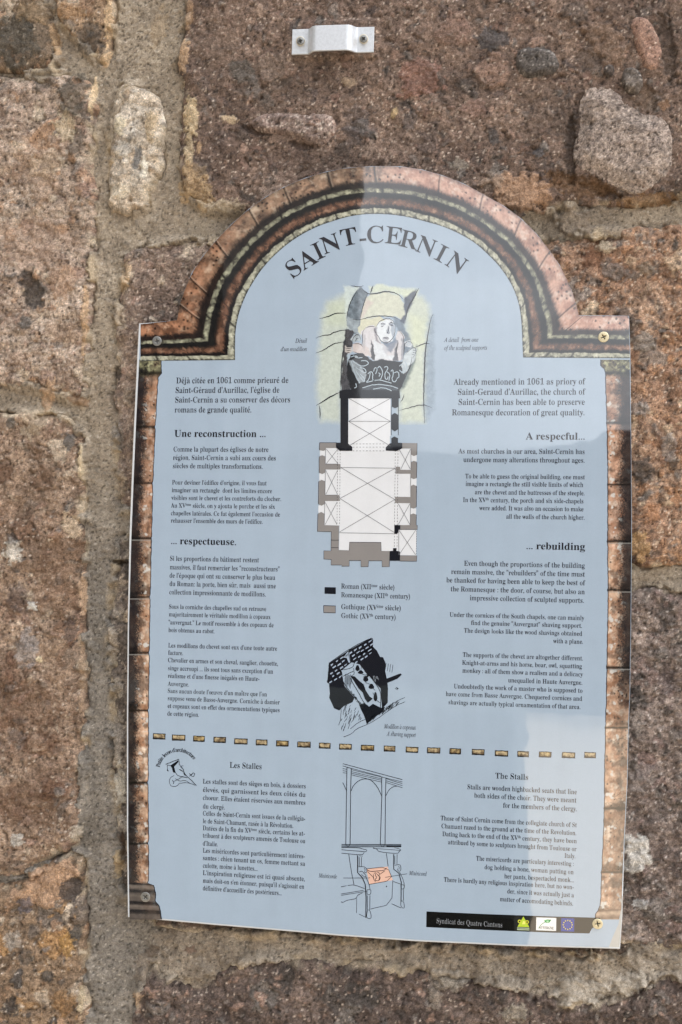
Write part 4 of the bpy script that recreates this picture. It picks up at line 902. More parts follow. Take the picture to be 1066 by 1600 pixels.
block('caption', [("Miséricord", 639.5, 667, 1367, 10)], 10, 'italic')
block('legend_text', [("Roman (XII^ème^ siècle)", 533, 617, 919.5), ("Romanesque (XII^th^ century)", 533, 641.5, 933), ("Gothique (XV^ème^ siècle)", 533, 627, 951.5), ("Gothic (XV^th^ century)", 533, 619, 965.5)], 13)
def arc_text(ink, chars, centre, rad, col, em, width=1.0, style='regular', layer=3):
    """chars: list of (char, angle deg clockwise from up); letters stand on a circle of photo px radius rad"""
    for ch, ang in chars:
        base, acc = ACC.get(ch, (ch, None))
        v, f, a = GL[(base, True)] if style == 'italic' else GT[(base, False)] if style == 'regular' else GL[(base, False)]
        t = R(ang); cx = (v[:, 0].min() + v[:, 0].max()) / 2
        lx = (v[:, 0] - cx) * em * width; ly = v[:, 1] * em
        px = centre[0] + rad * math.sin(t) + lx * math.cos(t) + ly * math.sin(t)
        py = centre[1] - rad * math.cos(t) + lx * math.sin(t) - ly * math.cos(t)
        ink.px(np.stack([px, py], 1), f, col, layer)
k = Ink()
Cc_ = (590, 571)
title = [('S', 458.5, 419), ('A', 480.0, 404.5), ('I', 497.2, 392), ('N', 516.5, 380.5), ('T', 545.5, 370), ('-', 567, 370), ('C', 586.8, 366.5), ('E', 615.5, 368), ('R', 640, 374.5), ('N', 666.5, 384.5), ('I', 690, 396), ('N', 714, 410.5)]
for ch, x, y in title:
    dx, dy = x - Cc_[0], Cc_[1] - y
    r0 = math.hypot(dx, dy) - 13.2
    arc_text(k, [(ch, math.degrees(math.atan2(dx, dy)) * .93)], (x - (r0 + 13.2) * math.sin(math.atan2(dx, dy) * .93), y + (r0 + 13.2) * math.cos(math.atan2(dx, dy) * .93)), r0, (34, 34, 42), 39, 1.08)
k.build('title', 'arched title SAINT-CERNIN in large capitals')

# small arched line over the monk
k = Ink(); line = "Petite leçon d'architecture"
lay, wd = layout(line, 'bold'); cc, rr = (278.5, 1203.5), 29.0
i = 0
for (x, yy, s_, g, acc, base) in lay:
    gx_ = (x + g[2] / 2) / wd
    arc_text(k, [(base, -80 + gx_ * 136)], cc, rr, INKC, 9.2, .86, 'bold')
k.build('caption', 'tiny arched line Petite leçon d\'architecture')

# ---- church plan (coordinates read in a 5.16x enlargement, origin 480,670)
def Zf(ox, oy, sc_): return lambda pts: [(ox + x * sc_, oy + y * sc_) for x, y in pts]
Z5 = Zf(480, 670, 200 / 1032.)
Z4 = Zf(480, 440, 220 / 1066.)
BLK, GRY, WHT = (14, 17, 28), (138, 135, 134), (222, 225, 230)
def dashes(ink, a, b, n, wd, col=(70, 72, 78), layer=4, duty=.5):
    for i in range(n):
        t0 = (i + .1) / n; t1 = t0 + duty / n
        ink.line([(a[0] + (b[0] - a[0]) * t, a[1] + (b[1] - a[1]) * t) for t in (t0, t1)], wd, col, layer)
k = Ink()
k.poly(Z5([(104, 160), (150, 155), (250, 155), (270, 178), (365, 175), (365, 146), (332, 120), (332, -60), (668, -60), (668, 118), (634, 150), (634, 176), (720, 180), (745, 160), (838, 160), (884, 210), (884, 262), (838, 262), (838, 395), (884, 402), (882, 458), (836, 460), (834, 640), (880, 642), (878, 692), (832, 690), (832, 800), (882, 815), (880, 1020), (740, 1018), (700, 985), (600, 985), (598, 916), (342, 914), (338, 980), (258, 976), (262, 780), (140, 776), (90, 668), (92, 618), (144, 610), (146, 420), (98, 416), (100, 360), (148, 355), (148, 218), (104, 216)]), WHT, 1)
k.poly(Z4([(315, 884), (632, 884), (632, 1170), (315, 1170)]), WHT, 2)
k.build('plan_interior', 'white interior of the church floor plan')
k = Ink()
# grey walls
k.poly(Z5([(102, 112), (240, 112), (240, 155), (150, 155), (148, 172), (130, 178), (100, 172)]), GRY, 3)
k.poly(Z5([(98, 224), (122, 212), (148, 224), (148, 284), (270, 284), (270, 328), (148, 328), (148, 352), (122, 366), (98, 354)]), GRY, 3)
k.poly(Z5([(94, 424), (118, 412), (146, 424), (146, 534), (262, 534), (262, 582), (144, 582), (142, 606), (118, 620), (92, 608)]), GRY, 3)
k.poly(Z5([(88, 684), (114, 670), (140, 684), (140, 776), (258, 780), (256, 978), (340, 980), (342, 914), (598, 916), (598, 984), (668, 986), (664, 1112), (606, 1112), (604, 1064), (498, 1064), (494, 1112), (436, 1112), (434, 1062), (342, 1062), (340, 1108), (280, 1108), (280, 1098), (194, 1098), (194, 1054), (136, 1050), (136, 984), (194, 984), (196, 830), (84, 828)]), GRY, 3)
k.poly(Z5([(768, 114), (888, 116), (886, 210), (862, 220), (838, 208), (838, 158), (768, 158)]), GRY, 3)
k.poly(Z5([(714, 306), (750, 306), (752, 330), (838, 332), (838, 270), (862, 258), (886, 270), (884, 396), (860, 406), (838, 396), (836, 362), (714, 362)]), GRY, 3)
k.poly(Z5([(710, 548), (836, 550), (836, 462), (858, 450), (884, 462), (882, 632), (858, 644), (834, 634), (832, 600), (710, 598)]), GRY, 3)
k.poly(Z5([(750, 776), (832, 776), (832, 692), (856, 682), (882, 692), (880, 776), (890, 778), (890, 812), (750, 812)]), GRY, 3)
k.poly(Z5([(750, 1020), (886, 1022), (884, 1068), (750, 1066)]), GRY, 3)
for L in ([(196, 898), (256, 898)], [(196, 958), (256, 958)]): k.line(Z5(L), .8, (60, 60, 66), 5)
for L in ([(102, 112), (240, 112)], [(102, 112), (100, 172)], [(98, 224), (98, 354)], [(94, 424), (92, 608)], [(88, 684), (84, 828), (196, 830), (194, 984), (136, 984), (136, 1050), (194, 1054), (194, 1098), (280, 1098), (280, 1108), (340, 1108), (342, 1062), (434, 1062), (436, 1112), (494, 1112), (498, 1064), (604, 1064), (606, 1112), (664, 1112), (668, 986)],
          [(340, 980), (342, 914), (598, 916), (598, 984)], [(888, 116), (886, 210)], [(886, 270), (884, 396)], [(884, 462), (882, 632)], [(882, 692), (880, 776), (890, 778), (890, 812), (750, 812)], [(886, 1022), (884, 1068), (750, 1066)]):
    k.line(Z5(L), .7, (58, 58, 66), 5)
k.build('gothic_walls', 'grey Gothic walls of the church floor plan')['kind'] = 'stuff'
k = Ink()
k.poly(Z5([(270, -260), (332, -260), (332, 120), (365, 146), (365, 178), (264, 178), (234, 152), (234, 112), (270, 112)]), BLK, 4)
k.poly(Z4([(246, 826), (300, 816), (700, 826), (706, 884), (246, 884)]), BLK, 5)
k.poly(Z4([(640, 884), (692, 884), (692, 950), (664, 958), (640, 946)]), BLK, 4)
k.poly(Z4([(640, 1010), (664, 994), (692, 1010), (692, 1116), (664, 1134), (640, 1118)]), BLK, 4)
k.poly(Z5([(680, 76), (704, 62), (734, 76), (734, 112), (768, 114), (768, 158), (722, 180), (636, 176), (636, 148), (668, 118), (680, 116)]), BLK, 4)
k.poly(Z5([(704, 776), (752, 776), (752, 812), (736, 816), (736, 836), (722, 848), (704, 848)]), BLK, 4)
k.poly(Z5([(694, 962), (722, 962), (722, 984), (750, 990), (750, 1064), (668, 1064), (668, 986), (694, 984)]), BLK, 4)
for L in ([(692, 884), (692, 1163)], [(638, 946), (638, 1163)]): k.line(Z4(L), .8, (30, 32, 42), 5)
k.build('romanesque_walls', 'black Romanesque walls of the church floor plan')['kind'] = 'stuff'
k = Ink(); G2 = (96, 98, 104)
for L in ([(315, 884), (632, 1058)], [(632, 884), (315, 1058)], [(315, 1058), (632, 1058)], [(315, 1058), (632, 1245)], [(632, 1058), (315, 1245)]): k.line(Z4(L), .65, G2, 5)
for L in ([(272, 312), (712, 318)], [(272, 312), (708, 570)], [(712, 318), (266, 562)], [(266, 562), (704, 836)], [(708, 570), (262, 832)], [(262, 838), (702, 846)],
          [(155, 162), (250, 282)], [(250, 162), (155, 282)], [(152, 336), (246, 528)], [(246, 336), (152, 528)], [(146, 592), (242, 772)], [(242, 592), (146, 772)],
          [(742, 164), (834, 326)], [(834, 164), (756, 326)], [(736, 604), (830, 772)], [(830, 604), (736, 772)], [(742, 818), (876, 1016)], [(876, 818), (742, 1016)],
          [(150, 155), (148, 284)], [(148, 328), (146, 534)], [(144, 582), (140, 776)], [(148, 284), (250, 284)], [(146, 534), (246, 534)], [(838, 160), (838, 330)], [(836, 362), (836, 550)], [(834, 600), (832, 776)], [(740, 816), (740, 1018)]):
    k.line(Z5(L), .65, G2, 5)
for x in (248, 268): dashes(k, Z5([(x, 170)])[0], Z5([(x - 6, 776)])[0], 26, .6)
for x in (712, 734): dashes(k, Z5([(x, 170)])[0], Z5([(x - 8, 960)])[0], 32, .6)
for y in (122, 148, 178): dashes(k, Z5([(366, y)])[0], Z5([(634, y)])[0], 10, .6)
dashes(k, Z5([(884, 822)])[0], Z5([(880, 1018)])[0], 10, .6)
k.build('vault_lines', 'thin crossed vault lines of the church floor plan')
k = Ink(); k.poly([(507.5, 917.3), (525, 917.8), (525, 928.2), (507.4, 927.7)], BLK, 2); k.build('legend_square', 'dark square of the plan legend')
k = Ink(); k.poly([(506, 946.2), (524.6, 946.8), (524.4, 957.6), (506, 957.2)], GRY, 2); k.line([(506, 946.2), (524.6, 946.8), (524.4, 957.6), (506, 957.2)], 1.0, (40, 44, 60), 3, closed=True); k.build('legend_square', 'grey square of the plan legend')

# ---- painted capital with a crouching figure (4.85x enlargement, origin 480,440)
def raster_patch(name, bounds, step, fun, layer, label=None):
    x0, y0, x1, y1 = bounds
    xs = np.arange(x0, x1, step); ys = np.arange(y0, y1, step); px, py = np.meshgrid(xs, ys)
    c, m = fun(px, py)
    f = m[:-1, :-1] | m[1:, :-1] | m[:-1, 1:] | m[1:, 1:]
    use = np.zeros(m.shape, bool); use[:-1, :-1] |= f; use[1:, :-1] |= f; use[:-1, 1:] |= f; use[1:, 1:] |= f
    idx = -np.ones(m.shape, np.int64); idx[use] = np.arange(use.sum())
    q = np.stack([idx[:-1, :-1][f], idx[:-1, 1:][f], idx[1:, 1:][f], idx[1:, :-1][f]], 1)
    W = P(px[use], py[use], LY - DL * layer)
    o = mesh_obj(name, W, q, M_print, sign, cols=np.clip(c[use], 0, 1))
    if label: o['label'] = label
def cap_paint(px, py):
    z = 1066 / 220.; X = (px - 480) * z; Y = (py - 440) * z
    wx = X + 9 * fbm(X, Y, 60, 3, 900) * 2; wy = Y + 9 * fbm(X, Y, 60, 3, 901) * 2
    blue = np.broadcast_to(lin(BLUE), px.shape + (3,)).copy()
    c = blue
    def soft(poly, col, s, op=1.0, var=.12):
        nonlocal c
        d = sdist(wx, wy, poly); a = sstep(-s, s, d) * op
        cc = lin(col) * (1 + var * fbm(X, Y, 40, 4, int(abs(poly[0][0])) % 90, .6) * 2)[..., None]
        c = mix_arr(c, cc, a)
    soft([(110, 250), (150, 150), (300, 90), (320, 200), (300, 500), (255, 830), (255, 1060), (100, 1060), (70, 800), (90, 500)], (198, 206, 192), 38, .8)
    soft([(740, 60), (880, 120), (930, 200), (900, 500), (890, 1070), (700, 1070), (700, 800), (800, 560), (760, 400), (740, 250)], (200, 207, 188), 34, .82)
    soft([(160, 180), (290, 140), (290, 330), (150, 330)], (196, 206, 180), 40, .5); soft([(780, 250), (900, 300), (880, 500), (790, 470)], (204, 211, 180), 40, .55)
    soft([(280, 30), (400, 40), (330, 140), (300, 260), (285, 230)], (204, 216, 212), 10, .8)
    soft([(470, 40), (560, 20), (720, 50), (850, 60), (800, 150), (720, 110), (600, 70), (480, 95)], (206, 214, 190), 16, .8)
    soft([(920, 260), (960, 260), (970, 950), (890, 1070), (885, 600)], (126, 142, 156), 20, .5, .3)
    soft([(400, 40), (460, 90), (455, 130), (400, 290), (385, 400), (345, 390), (300, 330), (305, 230), (340, 120)], (108, 120, 130), 5, 1, .4)
    soft([(300, 250), (345, 280), (390, 290), (388, 390), (330, 370), (300, 340)], (160, 172, 180), 5, .9, .3)
    soft([(480, 95), (600, 75), (700, 105), (735, 180), (735, 290), (660, 265), (540, 258), (400, 290), (420, 200), (450, 120)], (203, 206, 188), 5, .95, .12)
    soft([(455, 120), (500, 150), (430, 280), (400, 285)], (200, 182, 180), 14, .6)
    soft([(400, 290), (540, 262), (600, 280), (520, 340), (440, 350), (410, 400), (390, 380)], (204, 203, 178), 4, .95, .1)
    soft([(730, 110), (830, 60), (800, 170), (750, 250), (745, 330), (690, 300), (735, 250)], (62, 70, 92), 9, .9, .4)
    soft([(650, 270), (720, 300), (770, 400), (800, 480), (820, 560), (740, 590), (700, 420)], (96, 110, 124), 10, .8, .3)
    soft([(290, 360), (345, 370), (340, 480), (300, 560), (330, 800), (320, 830), (255, 830), (270, 560)], (60, 58, 62), 5, .95, .5)
    soft([(800, 560), (830, 480), (810, 640), (740, 800), (705, 830), (720, 700)], (60, 80, 84), 14, .75, .3)
    # figure: body, arms, head
    skin = (206, 204, 208); wht = (214, 220, 226)
    soft([(415, 380), (440, 345), (500, 335), (540, 350), (560, 460), (600, 490), (670, 450), (680, 370), (710, 375), (738, 430), (728, 590), (640, 600), (510, 590), (430, 560), (340, 530), (345, 470), (400, 470), (425, 490)], skin, 2.5, 1, .08)
    soft([(500, 440), (560, 470), (600, 560), (660, 560), (670, 590), (510, 590)], wht, 8, .9)
    soft([(340, 470), (400, 470), (470, 500), (480, 570), (420, 555), (345, 525)], (198, 186, 182), 6, .7)
    soft([(480, 440), (500, 480), (512, 590), (478, 575), (486, 500)], (34, 38, 48), 5, .9)
    soft([(690, 440), (672, 540), (690, 595), (650, 600), (668, 500)], (40, 46, 60), 5, .85)
    soft([(575, 465), (650, 440), (668, 420), (690, 440), (640, 540), (610, 520)], (104, 116, 136), 8, .8)
    soft([(520, 340), (550, 300), (600, 278), (645, 290), (668, 330), (664, 400), (640, 450), (590, 466), (550, 440), (530, 390)], (216, 222, 228), 2.5, 1, .05)
    soft([(640, 300), (668, 330), (660, 410), (640, 430), (640, 360)], (150, 162, 178), 5, .8)
    soft([(505, 350), (530, 345), (528, 420), (560, 465), (520, 450)], (120, 116, 124), 5, .7); soft([(600, 370), (625, 330), (632, 390), (600, 398)], (120, 128, 142), 3, .75)
    soft([(560, 318), (588, 312), (590, 326), (562, 330)], (130, 136, 148), 3, .8); soft([(620, 318), (655, 312), (658, 330), (624, 332)], (110, 116, 130), 3, .8); soft([(575, 424), (622, 424), (618, 438), (580, 438)], (140, 140, 152), 3, .8); soft([(580, 445), (620, 445), (610, 462), (592, 462)], (150, 156, 168), 4, .7)
    soft([(420, 400), (445, 400), (440, 520), (420, 500)], (160, 158, 162), 7, .6); soft([(716, 420), (738, 440), (728, 590), (708, 590)], (120, 126, 138), 6, .7); soft([(560, 480), (620, 500), (600, 560)], (180, 186, 196), 10, .6)
    # dark bowl of the capital
    soft([(320, 560), (420, 540), (470, 590), (600, 596), (720, 605), (790, 560), (800, 600), (745, 720), (715, 800), (700, 835), (330, 835), (300, 700)], (22, 26, 32), 4, 1, .5)
    soft([(410, 800), (560, 770), (690, 800), (690, 826), (400, 826)], (74, 82, 92), 8, .7, .4)
    soft([(318, 590), (345, 590), (400, 640), (450, 700), (440, 760), (400, 770), (360, 700)], (156, 166, 174), 5, .95, .3)
    soft([(350, 400), (390, 385), (410, 410), (400, 450), (360, 460), (335, 440)], (168, 178, 184), 4, .95, .3)
    soft([(290, 490), (330, 490), (340, 530), (310, 550), (292, 530)], (196, 190, 186), 4, .9)
    soft([(740, 460), (780, 445), (800, 470), (780, 500), (745, 490)], (200, 206, 214), 4, .95); soft([(745, 540), (790, 500), (825, 500), (820, 560), (770, 660), (730, 700), (715, 640)], (196, 206, 212), 4, .95, .2)
    # dry-brush grain
    gr = fbm(px, py, 2.4, 2, 930); c = c * (1 + .10 * gr * (np.abs(c - blue).sum(-1) > .06))[..., None]
    # mask: where paint differs from the sheet
    m = (np.abs(c - blue).sum(-1) > .012) & (Y < 1085)
    return c, m
raster_patch('painted_capital', (486, 443, 690, 664), .62, cap_paint, 0.6, 'painted drawing of a crouching figure on a carved capital')
k = Ink()
def wig(pts, amp=1.0, seed=1, n=None):
    p = resample(chaikin_open(pts, 1), n or max(6, int(12 * len(pts))))
    return np.stack([p[:, 0] + amp * 2 * fbm(p[:, 0] * 1.3, p[:, 1] * 1.7, 5, 2, seed), p[:, 1] + amp * 2 * fbm(p[:, 0] * 1.1 + 9, p[:, 1] * 1.3, 5, 2, seed + 1)], 1)
for i, (L, wd) in enumerate([
    ([(95, 282), (170, 262), (215, 240), (300, 238)], 1.7), ([(66, 428), (130, 405), (165, 408), (215, 378), (320, 362)], 1.5), ([(66, 543), (130, 518), (200, 470), (290, 455)], 1.6), ([(72, 938), (110, 915), (180, 870), (255, 835)], 2.2), ([(92, 935), (100, 985), (98, 1040)], 1.4),
    ([(695, 978), (760, 958), (880, 928), (945, 955)], 1.4), ([(955, 245), (935, 290), (915, 400), (895, 520), (888, 700), (882, 900), (890, 1070)], 2.0), ([(820, 498), (860, 480), (900, 466), (930, 470)], 1.6), ([(500, 30), (480, 90)], 2.0), ([(330, 30), (400, 42), (430, 30)], 1.2),
    ([(845, 50), (800, 140), (770, 180), (745, 290)], 2.4), ([(400, 40), (345, 120), (310, 210), (300, 300)], 1.1), ([(460, 92), (430, 160), (400, 290)], 1.2), ([(410, 44), (450, 90), (500, 96), (600, 72), (680, 88), (725, 130)], 1.9), ([(345, 285), (400, 292), (470, 268), (560, 258), (660, 266), (720, 300)], 1.4),
    ([(300, 350), (290, 450), (262, 600), (252, 830)], 1.5), ([(520, 350), (545, 305), (590, 280), (640, 285), (668, 325)], 1.0), ([(520, 350), (515, 390), (540, 410), (555, 450), (600, 468), (640, 445), (665, 400), (668, 325)], 1.0),
    ([(556, 322), (570, 312), (585, 318)], 1.0), ([(620, 318), (640, 306), (655, 322)], 1.2), ([(612, 330), (618, 380), (600, 388), (622, 390)], .9), ([(575, 425), (600, 420), (622, 428)], .9), ([(580, 436), (605, 432), (620, 436)], .5), ([(560, 335), (570, 342), (582, 332)], .8), ([(630, 330), (642, 336), (652, 328)], .8),
    ([(512, 350), (510, 380), (528, 392)], .8), ([(440, 350), (418, 390), (420, 480), (400, 470)], .9), ([(440, 350), (500, 335), (520, 345)], .9), ([(680, 375), (712, 380), (736, 430), (730, 590)], .9), ([(345, 470), (400, 470), (425, 495)], .9), ([(345, 528), (420, 555), (478, 580)], 1.0), ([(486, 440), (500, 500), (512, 590)], 1.0), ([(690, 440), (676, 520), (690, 595)], 1.0),
    ([(340, 465), (350, 420), (378, 398), (400, 410), (405, 440)], .9), ([(365, 455), (375, 430), (395, 430)], .8), ([(295, 490), (335, 492)], .8), ([(292, 505), (338, 506)], .8), ([(294, 520), (336, 522)], .8), ([(300, 536), (325, 540)], .8), ([(745, 550), (790, 505), (822, 500), (826, 540), (800, 580)], .9), ([(800, 520), (822, 524)], .7), ([(796, 534), (820, 540)], .7), ([(792, 548), (812, 554)], .7),
    ([(795, 570), (780, 650), (745, 700)], .9), ([(735, 850), (725, 890), (705, 915)], 1.2), ([(700, 830), (745, 720), (800, 610)], 1.2), ([(740, 545), (735, 480), (760, 450), (795, 460), (800, 490)], .9)]):
    k.line(wig(Z4(L), .35, 60 + i), wd * 1.0, (30, 36, 46), 3, taper=True)
# pale carved scrolls on the dark bowl
LT = (176, 192, 204)
for i, L in enumerate([[(345, 600), (400, 640), (440, 640), (470, 620), (450, 598), (410, 600)], [(370, 650), (430, 690), (450, 690), (440, 660), (400, 650)], [(372, 680), (420, 750), (438, 760), (436, 730), (400, 700)], [(335, 600), (350, 660), (370, 720), (400, 770)], [(350, 560), (380, 580), (420, 575)], [(335, 570), (370, 560), (390, 580)],
    [(480, 690), (470, 740), (450, 760)], [(462, 700), (480, 680), (500, 690), (495, 750), (520, 750)], [(505, 680), (512, 650), (535, 660)], [(520, 700), (540, 640), (560, 650), (575, 690), (560, 740), (535, 745)], [(540, 690), (555, 700), (545, 720)], [(585, 650), (605, 640), (615, 660), (590, 690), (590, 730), (605, 745), (615, 720)], [(600, 680), (630, 700), (620, 750)], [(635, 680), (650, 665), (655, 700), (640, 745), (665, 765), (680, 740)], [(660, 690), (690, 680), (700, 720), (680, 735)], [(700, 640), (725, 620), (740, 650), (720, 690), (700, 670)], [(740, 600), (760, 640), (740, 690), (715, 690)], [(450, 765), (540, 740), (640, 770)], [(420, 805), (520, 775), (640, 790), (690, 810)], [(500, 815), (580, 800), (640, 828)], [(370, 770), (376, 800), (358, 805)], [(755, 460), (775, 455), (785, 475), (765, 485), (755, 470)]]):
    k.line(wig(Z4(L), .2, 160 + i), 1.25, LT, 6, taper=False)
k.build('capital_linework', 'ink lines over the painted capital')

# ---- modillon drawing (6.27x enlargement, origin 500,980)
Z6 = Zf(500, 980, 170 / 1066.)
k = Ink(); DK = (14, 17, 28)
k.poly(Z6([(90, 545), (110, 520), (205, 410), (220, 450), (222, 520), (245, 580), (280, 620), (340, 690), (320, 735), (240, 770), (190, 815), (140, 795), (92, 690), (98, 650)]), DK, 1)
k.poly(Z6([(310, 345), (410, 250), (520, 190), (560, 230), (590, 290), (620, 295), (640, 340), (650, 380), (640, 430), (660, 520), (668, 600), (665, 740), (610, 800), (595, 600), (540, 545), (490, 480), (440, 430), (390, 365), (340, 350)]), DK, 1)
k.poly(Z6([(385, 760), (440, 740), (480, 780), (520, 750), (600, 790), (640, 780), (620, 830), (540, 880), (460, 950), (440, 880), (400, 800)]), DK, 1)
k.poly(Z6([(650, 505), (790, 452), (803, 465), (760, 505), (700, 530), (660, 545)]), DK, 2)
k.poly(Z6([(300, 480), (340, 480), (380, 520), (430, 560), (450, 620), (490, 680), (520, 700), (470, 740), (440, 700), (420, 640), (380, 600), (330, 520)]), DK, 2)
for a, b, c_, d in ((370, 400, 20, 30), (400, 440, 26, 18), (450, 505, 24, 30), (505, 580, 26, 26), (545, 680, 18, 46), (470, 470, 10, 20)):
    t = np.linspace(0, 2 * np.pi, 15)[:-1]; k.poly(Z6([(a + c_ * math.cos(q) * (1 + .2 * math.sin(3 * q)), b + d * math.sin(q)) for q in t]), DK, 2)
# shingled roof: dark with small pale slanting slips
k.poly(Z6([(95, 350), (300, 215), (500, 105), (522, 135), (520, 205), (410, 262), (310, 345), (205, 430), (90, 545), (72, 540), (84, 440)]), DK, 1)
rg = np.random.RandomState(5); PAPER = (160, 176, 196)
for r_ in range(5):
    for c_ in range(9):
        x = 108 + c_ * 46 + (r_ % 2) * 22 - r_ * 4 + rg.uniform(-4, 4); y = 362 + r_ * 42 - (x - 108) * .60 + rg.uniform(-5, 5)
        if x > 500 or (250 < x < 290) or (r_ == 4 and x > 250): continue
        a_, b_ = rg.uniform(20, 34), rg.uniform(9, 16)
        k.poly(Z6([(x, y), (x + a_, y - a_ * .62), (x + a_ + rg.uniform(-3, 6), y - a_ * .55 + b_ * .7), (x + 4 + rg.uniform(-4, 4), y + b_)]), PAPER, 2)
k.poly(Z6([(268, 245), (284, 236), (302, 340), (285, 350), (262, 300), (232, 296)]), PAPER, 2)
for L, wd in (([(88, 352), (300, 205), (512, 98), (522, 130)], .9), ([(92, 352), (84, 440), (80, 500), (70, 545), (100, 550)], .8), ([(205, 420), (320, 400), (340, 350)], .8), ([(300, 210), (275, 240), (300, 340)], .8), ([(222, 490), (230, 540), (270, 600), (350, 690), (400, 760), (450, 900)], 1.0), ([(300, 500), (330, 560), (380, 640), (430, 740), (480, 780)], 1.0),
              ([(440, 430), (500, 490), (560, 570), (600, 640), (595, 790)], 1.0), ([(232, 1076), (320, 1040), (350, 1000), (460, 955), (560, 900), (640, 840), (760, 760), (835, 730)], .7), ([(300, 995), (380, 930), (450, 900)], .7), ([(660, 790), (740, 730), (832, 688)], .7), ([(210, 800), (205, 900), (185, 960)], .6), ([(410, 380), (400, 430), (420, 470), (480, 460)], .7), ([(430, 480), (440, 540), (500, 560), (540, 620)], .7), ([(520, 640), (560, 720), (590, 740)], .7), ([(330, 400), (340, 460), (310, 480)], .7), ([(225, 480), (330, 430)], .9)):
    k.line(wig(Z6(L), .2, 300 + int(L[0][0])), wd, DK, 3)
for i in range(9): k.line(Z6([(250 + i * 8, 460 + (i % 3) * 6), (245 + i * 7.5, 560 + (i % 4) * 14)]), .55, DK, 3)
for i in range(60):
    x, y = rg.uniform(215, 430), rg.uniform(730, 1000)
    if y > 1000 - (x - 215) * .45 or x > 330 + (y - 730) * .6: continue
    k.line(Z6([(x, y), (x - 8 - rg.rand() * 8, y + 20 + rg.rand() * 30)]), .45 + .3 * rg.rand(), DK, 3)
for i in range(26):
    t = rg.rand(); x = 640 + 60 * t; k.line(Z6([(650 + 22 * (i % 4), 350 + 6 * (i % 5)), (640 + 22 * (i % 4), 420 + 8 * (i % 5))]) if i < 4 else Z6([(560 + rg.rand() * 200, 860 - 0 * t), ] * 2), .6, DK, 3)
for i in range(46):
    t = rg.rand(); x = 470 + 290 * t; y = 930 - 175 * t + rg.uniform(-26, 10); k.line(Z6([(x, y), (x + 26, y - 34)]), .6, DK, 3)
for i in range(40):
    x, y = rg.uniform(290, 400), 0; y = 620 + (x - 290) * 1.25 + rg.uniform(-22, 22); k.line(Z6([(x, y), (x + 8, y + 12)]), .6, DK, 3)
for i in range(8): k.line(Z6([(735 + rg.rand() * 30, 585 + rg.rand() * 25), (745 + rg.rand() * 30, 590 + rg.rand() * 25)]), .6, DK, 3)
for i in range(10): x = rg.uniform(520, 600); k.line(Z6([(x, 470 + rg.rand() * 50), (x + 14, 480 + rg.rand() * 60)]), .5, (150, 160, 172), 3)
k.build('corbel_drawing', 'black ink drawing of a carved shaving corbel')

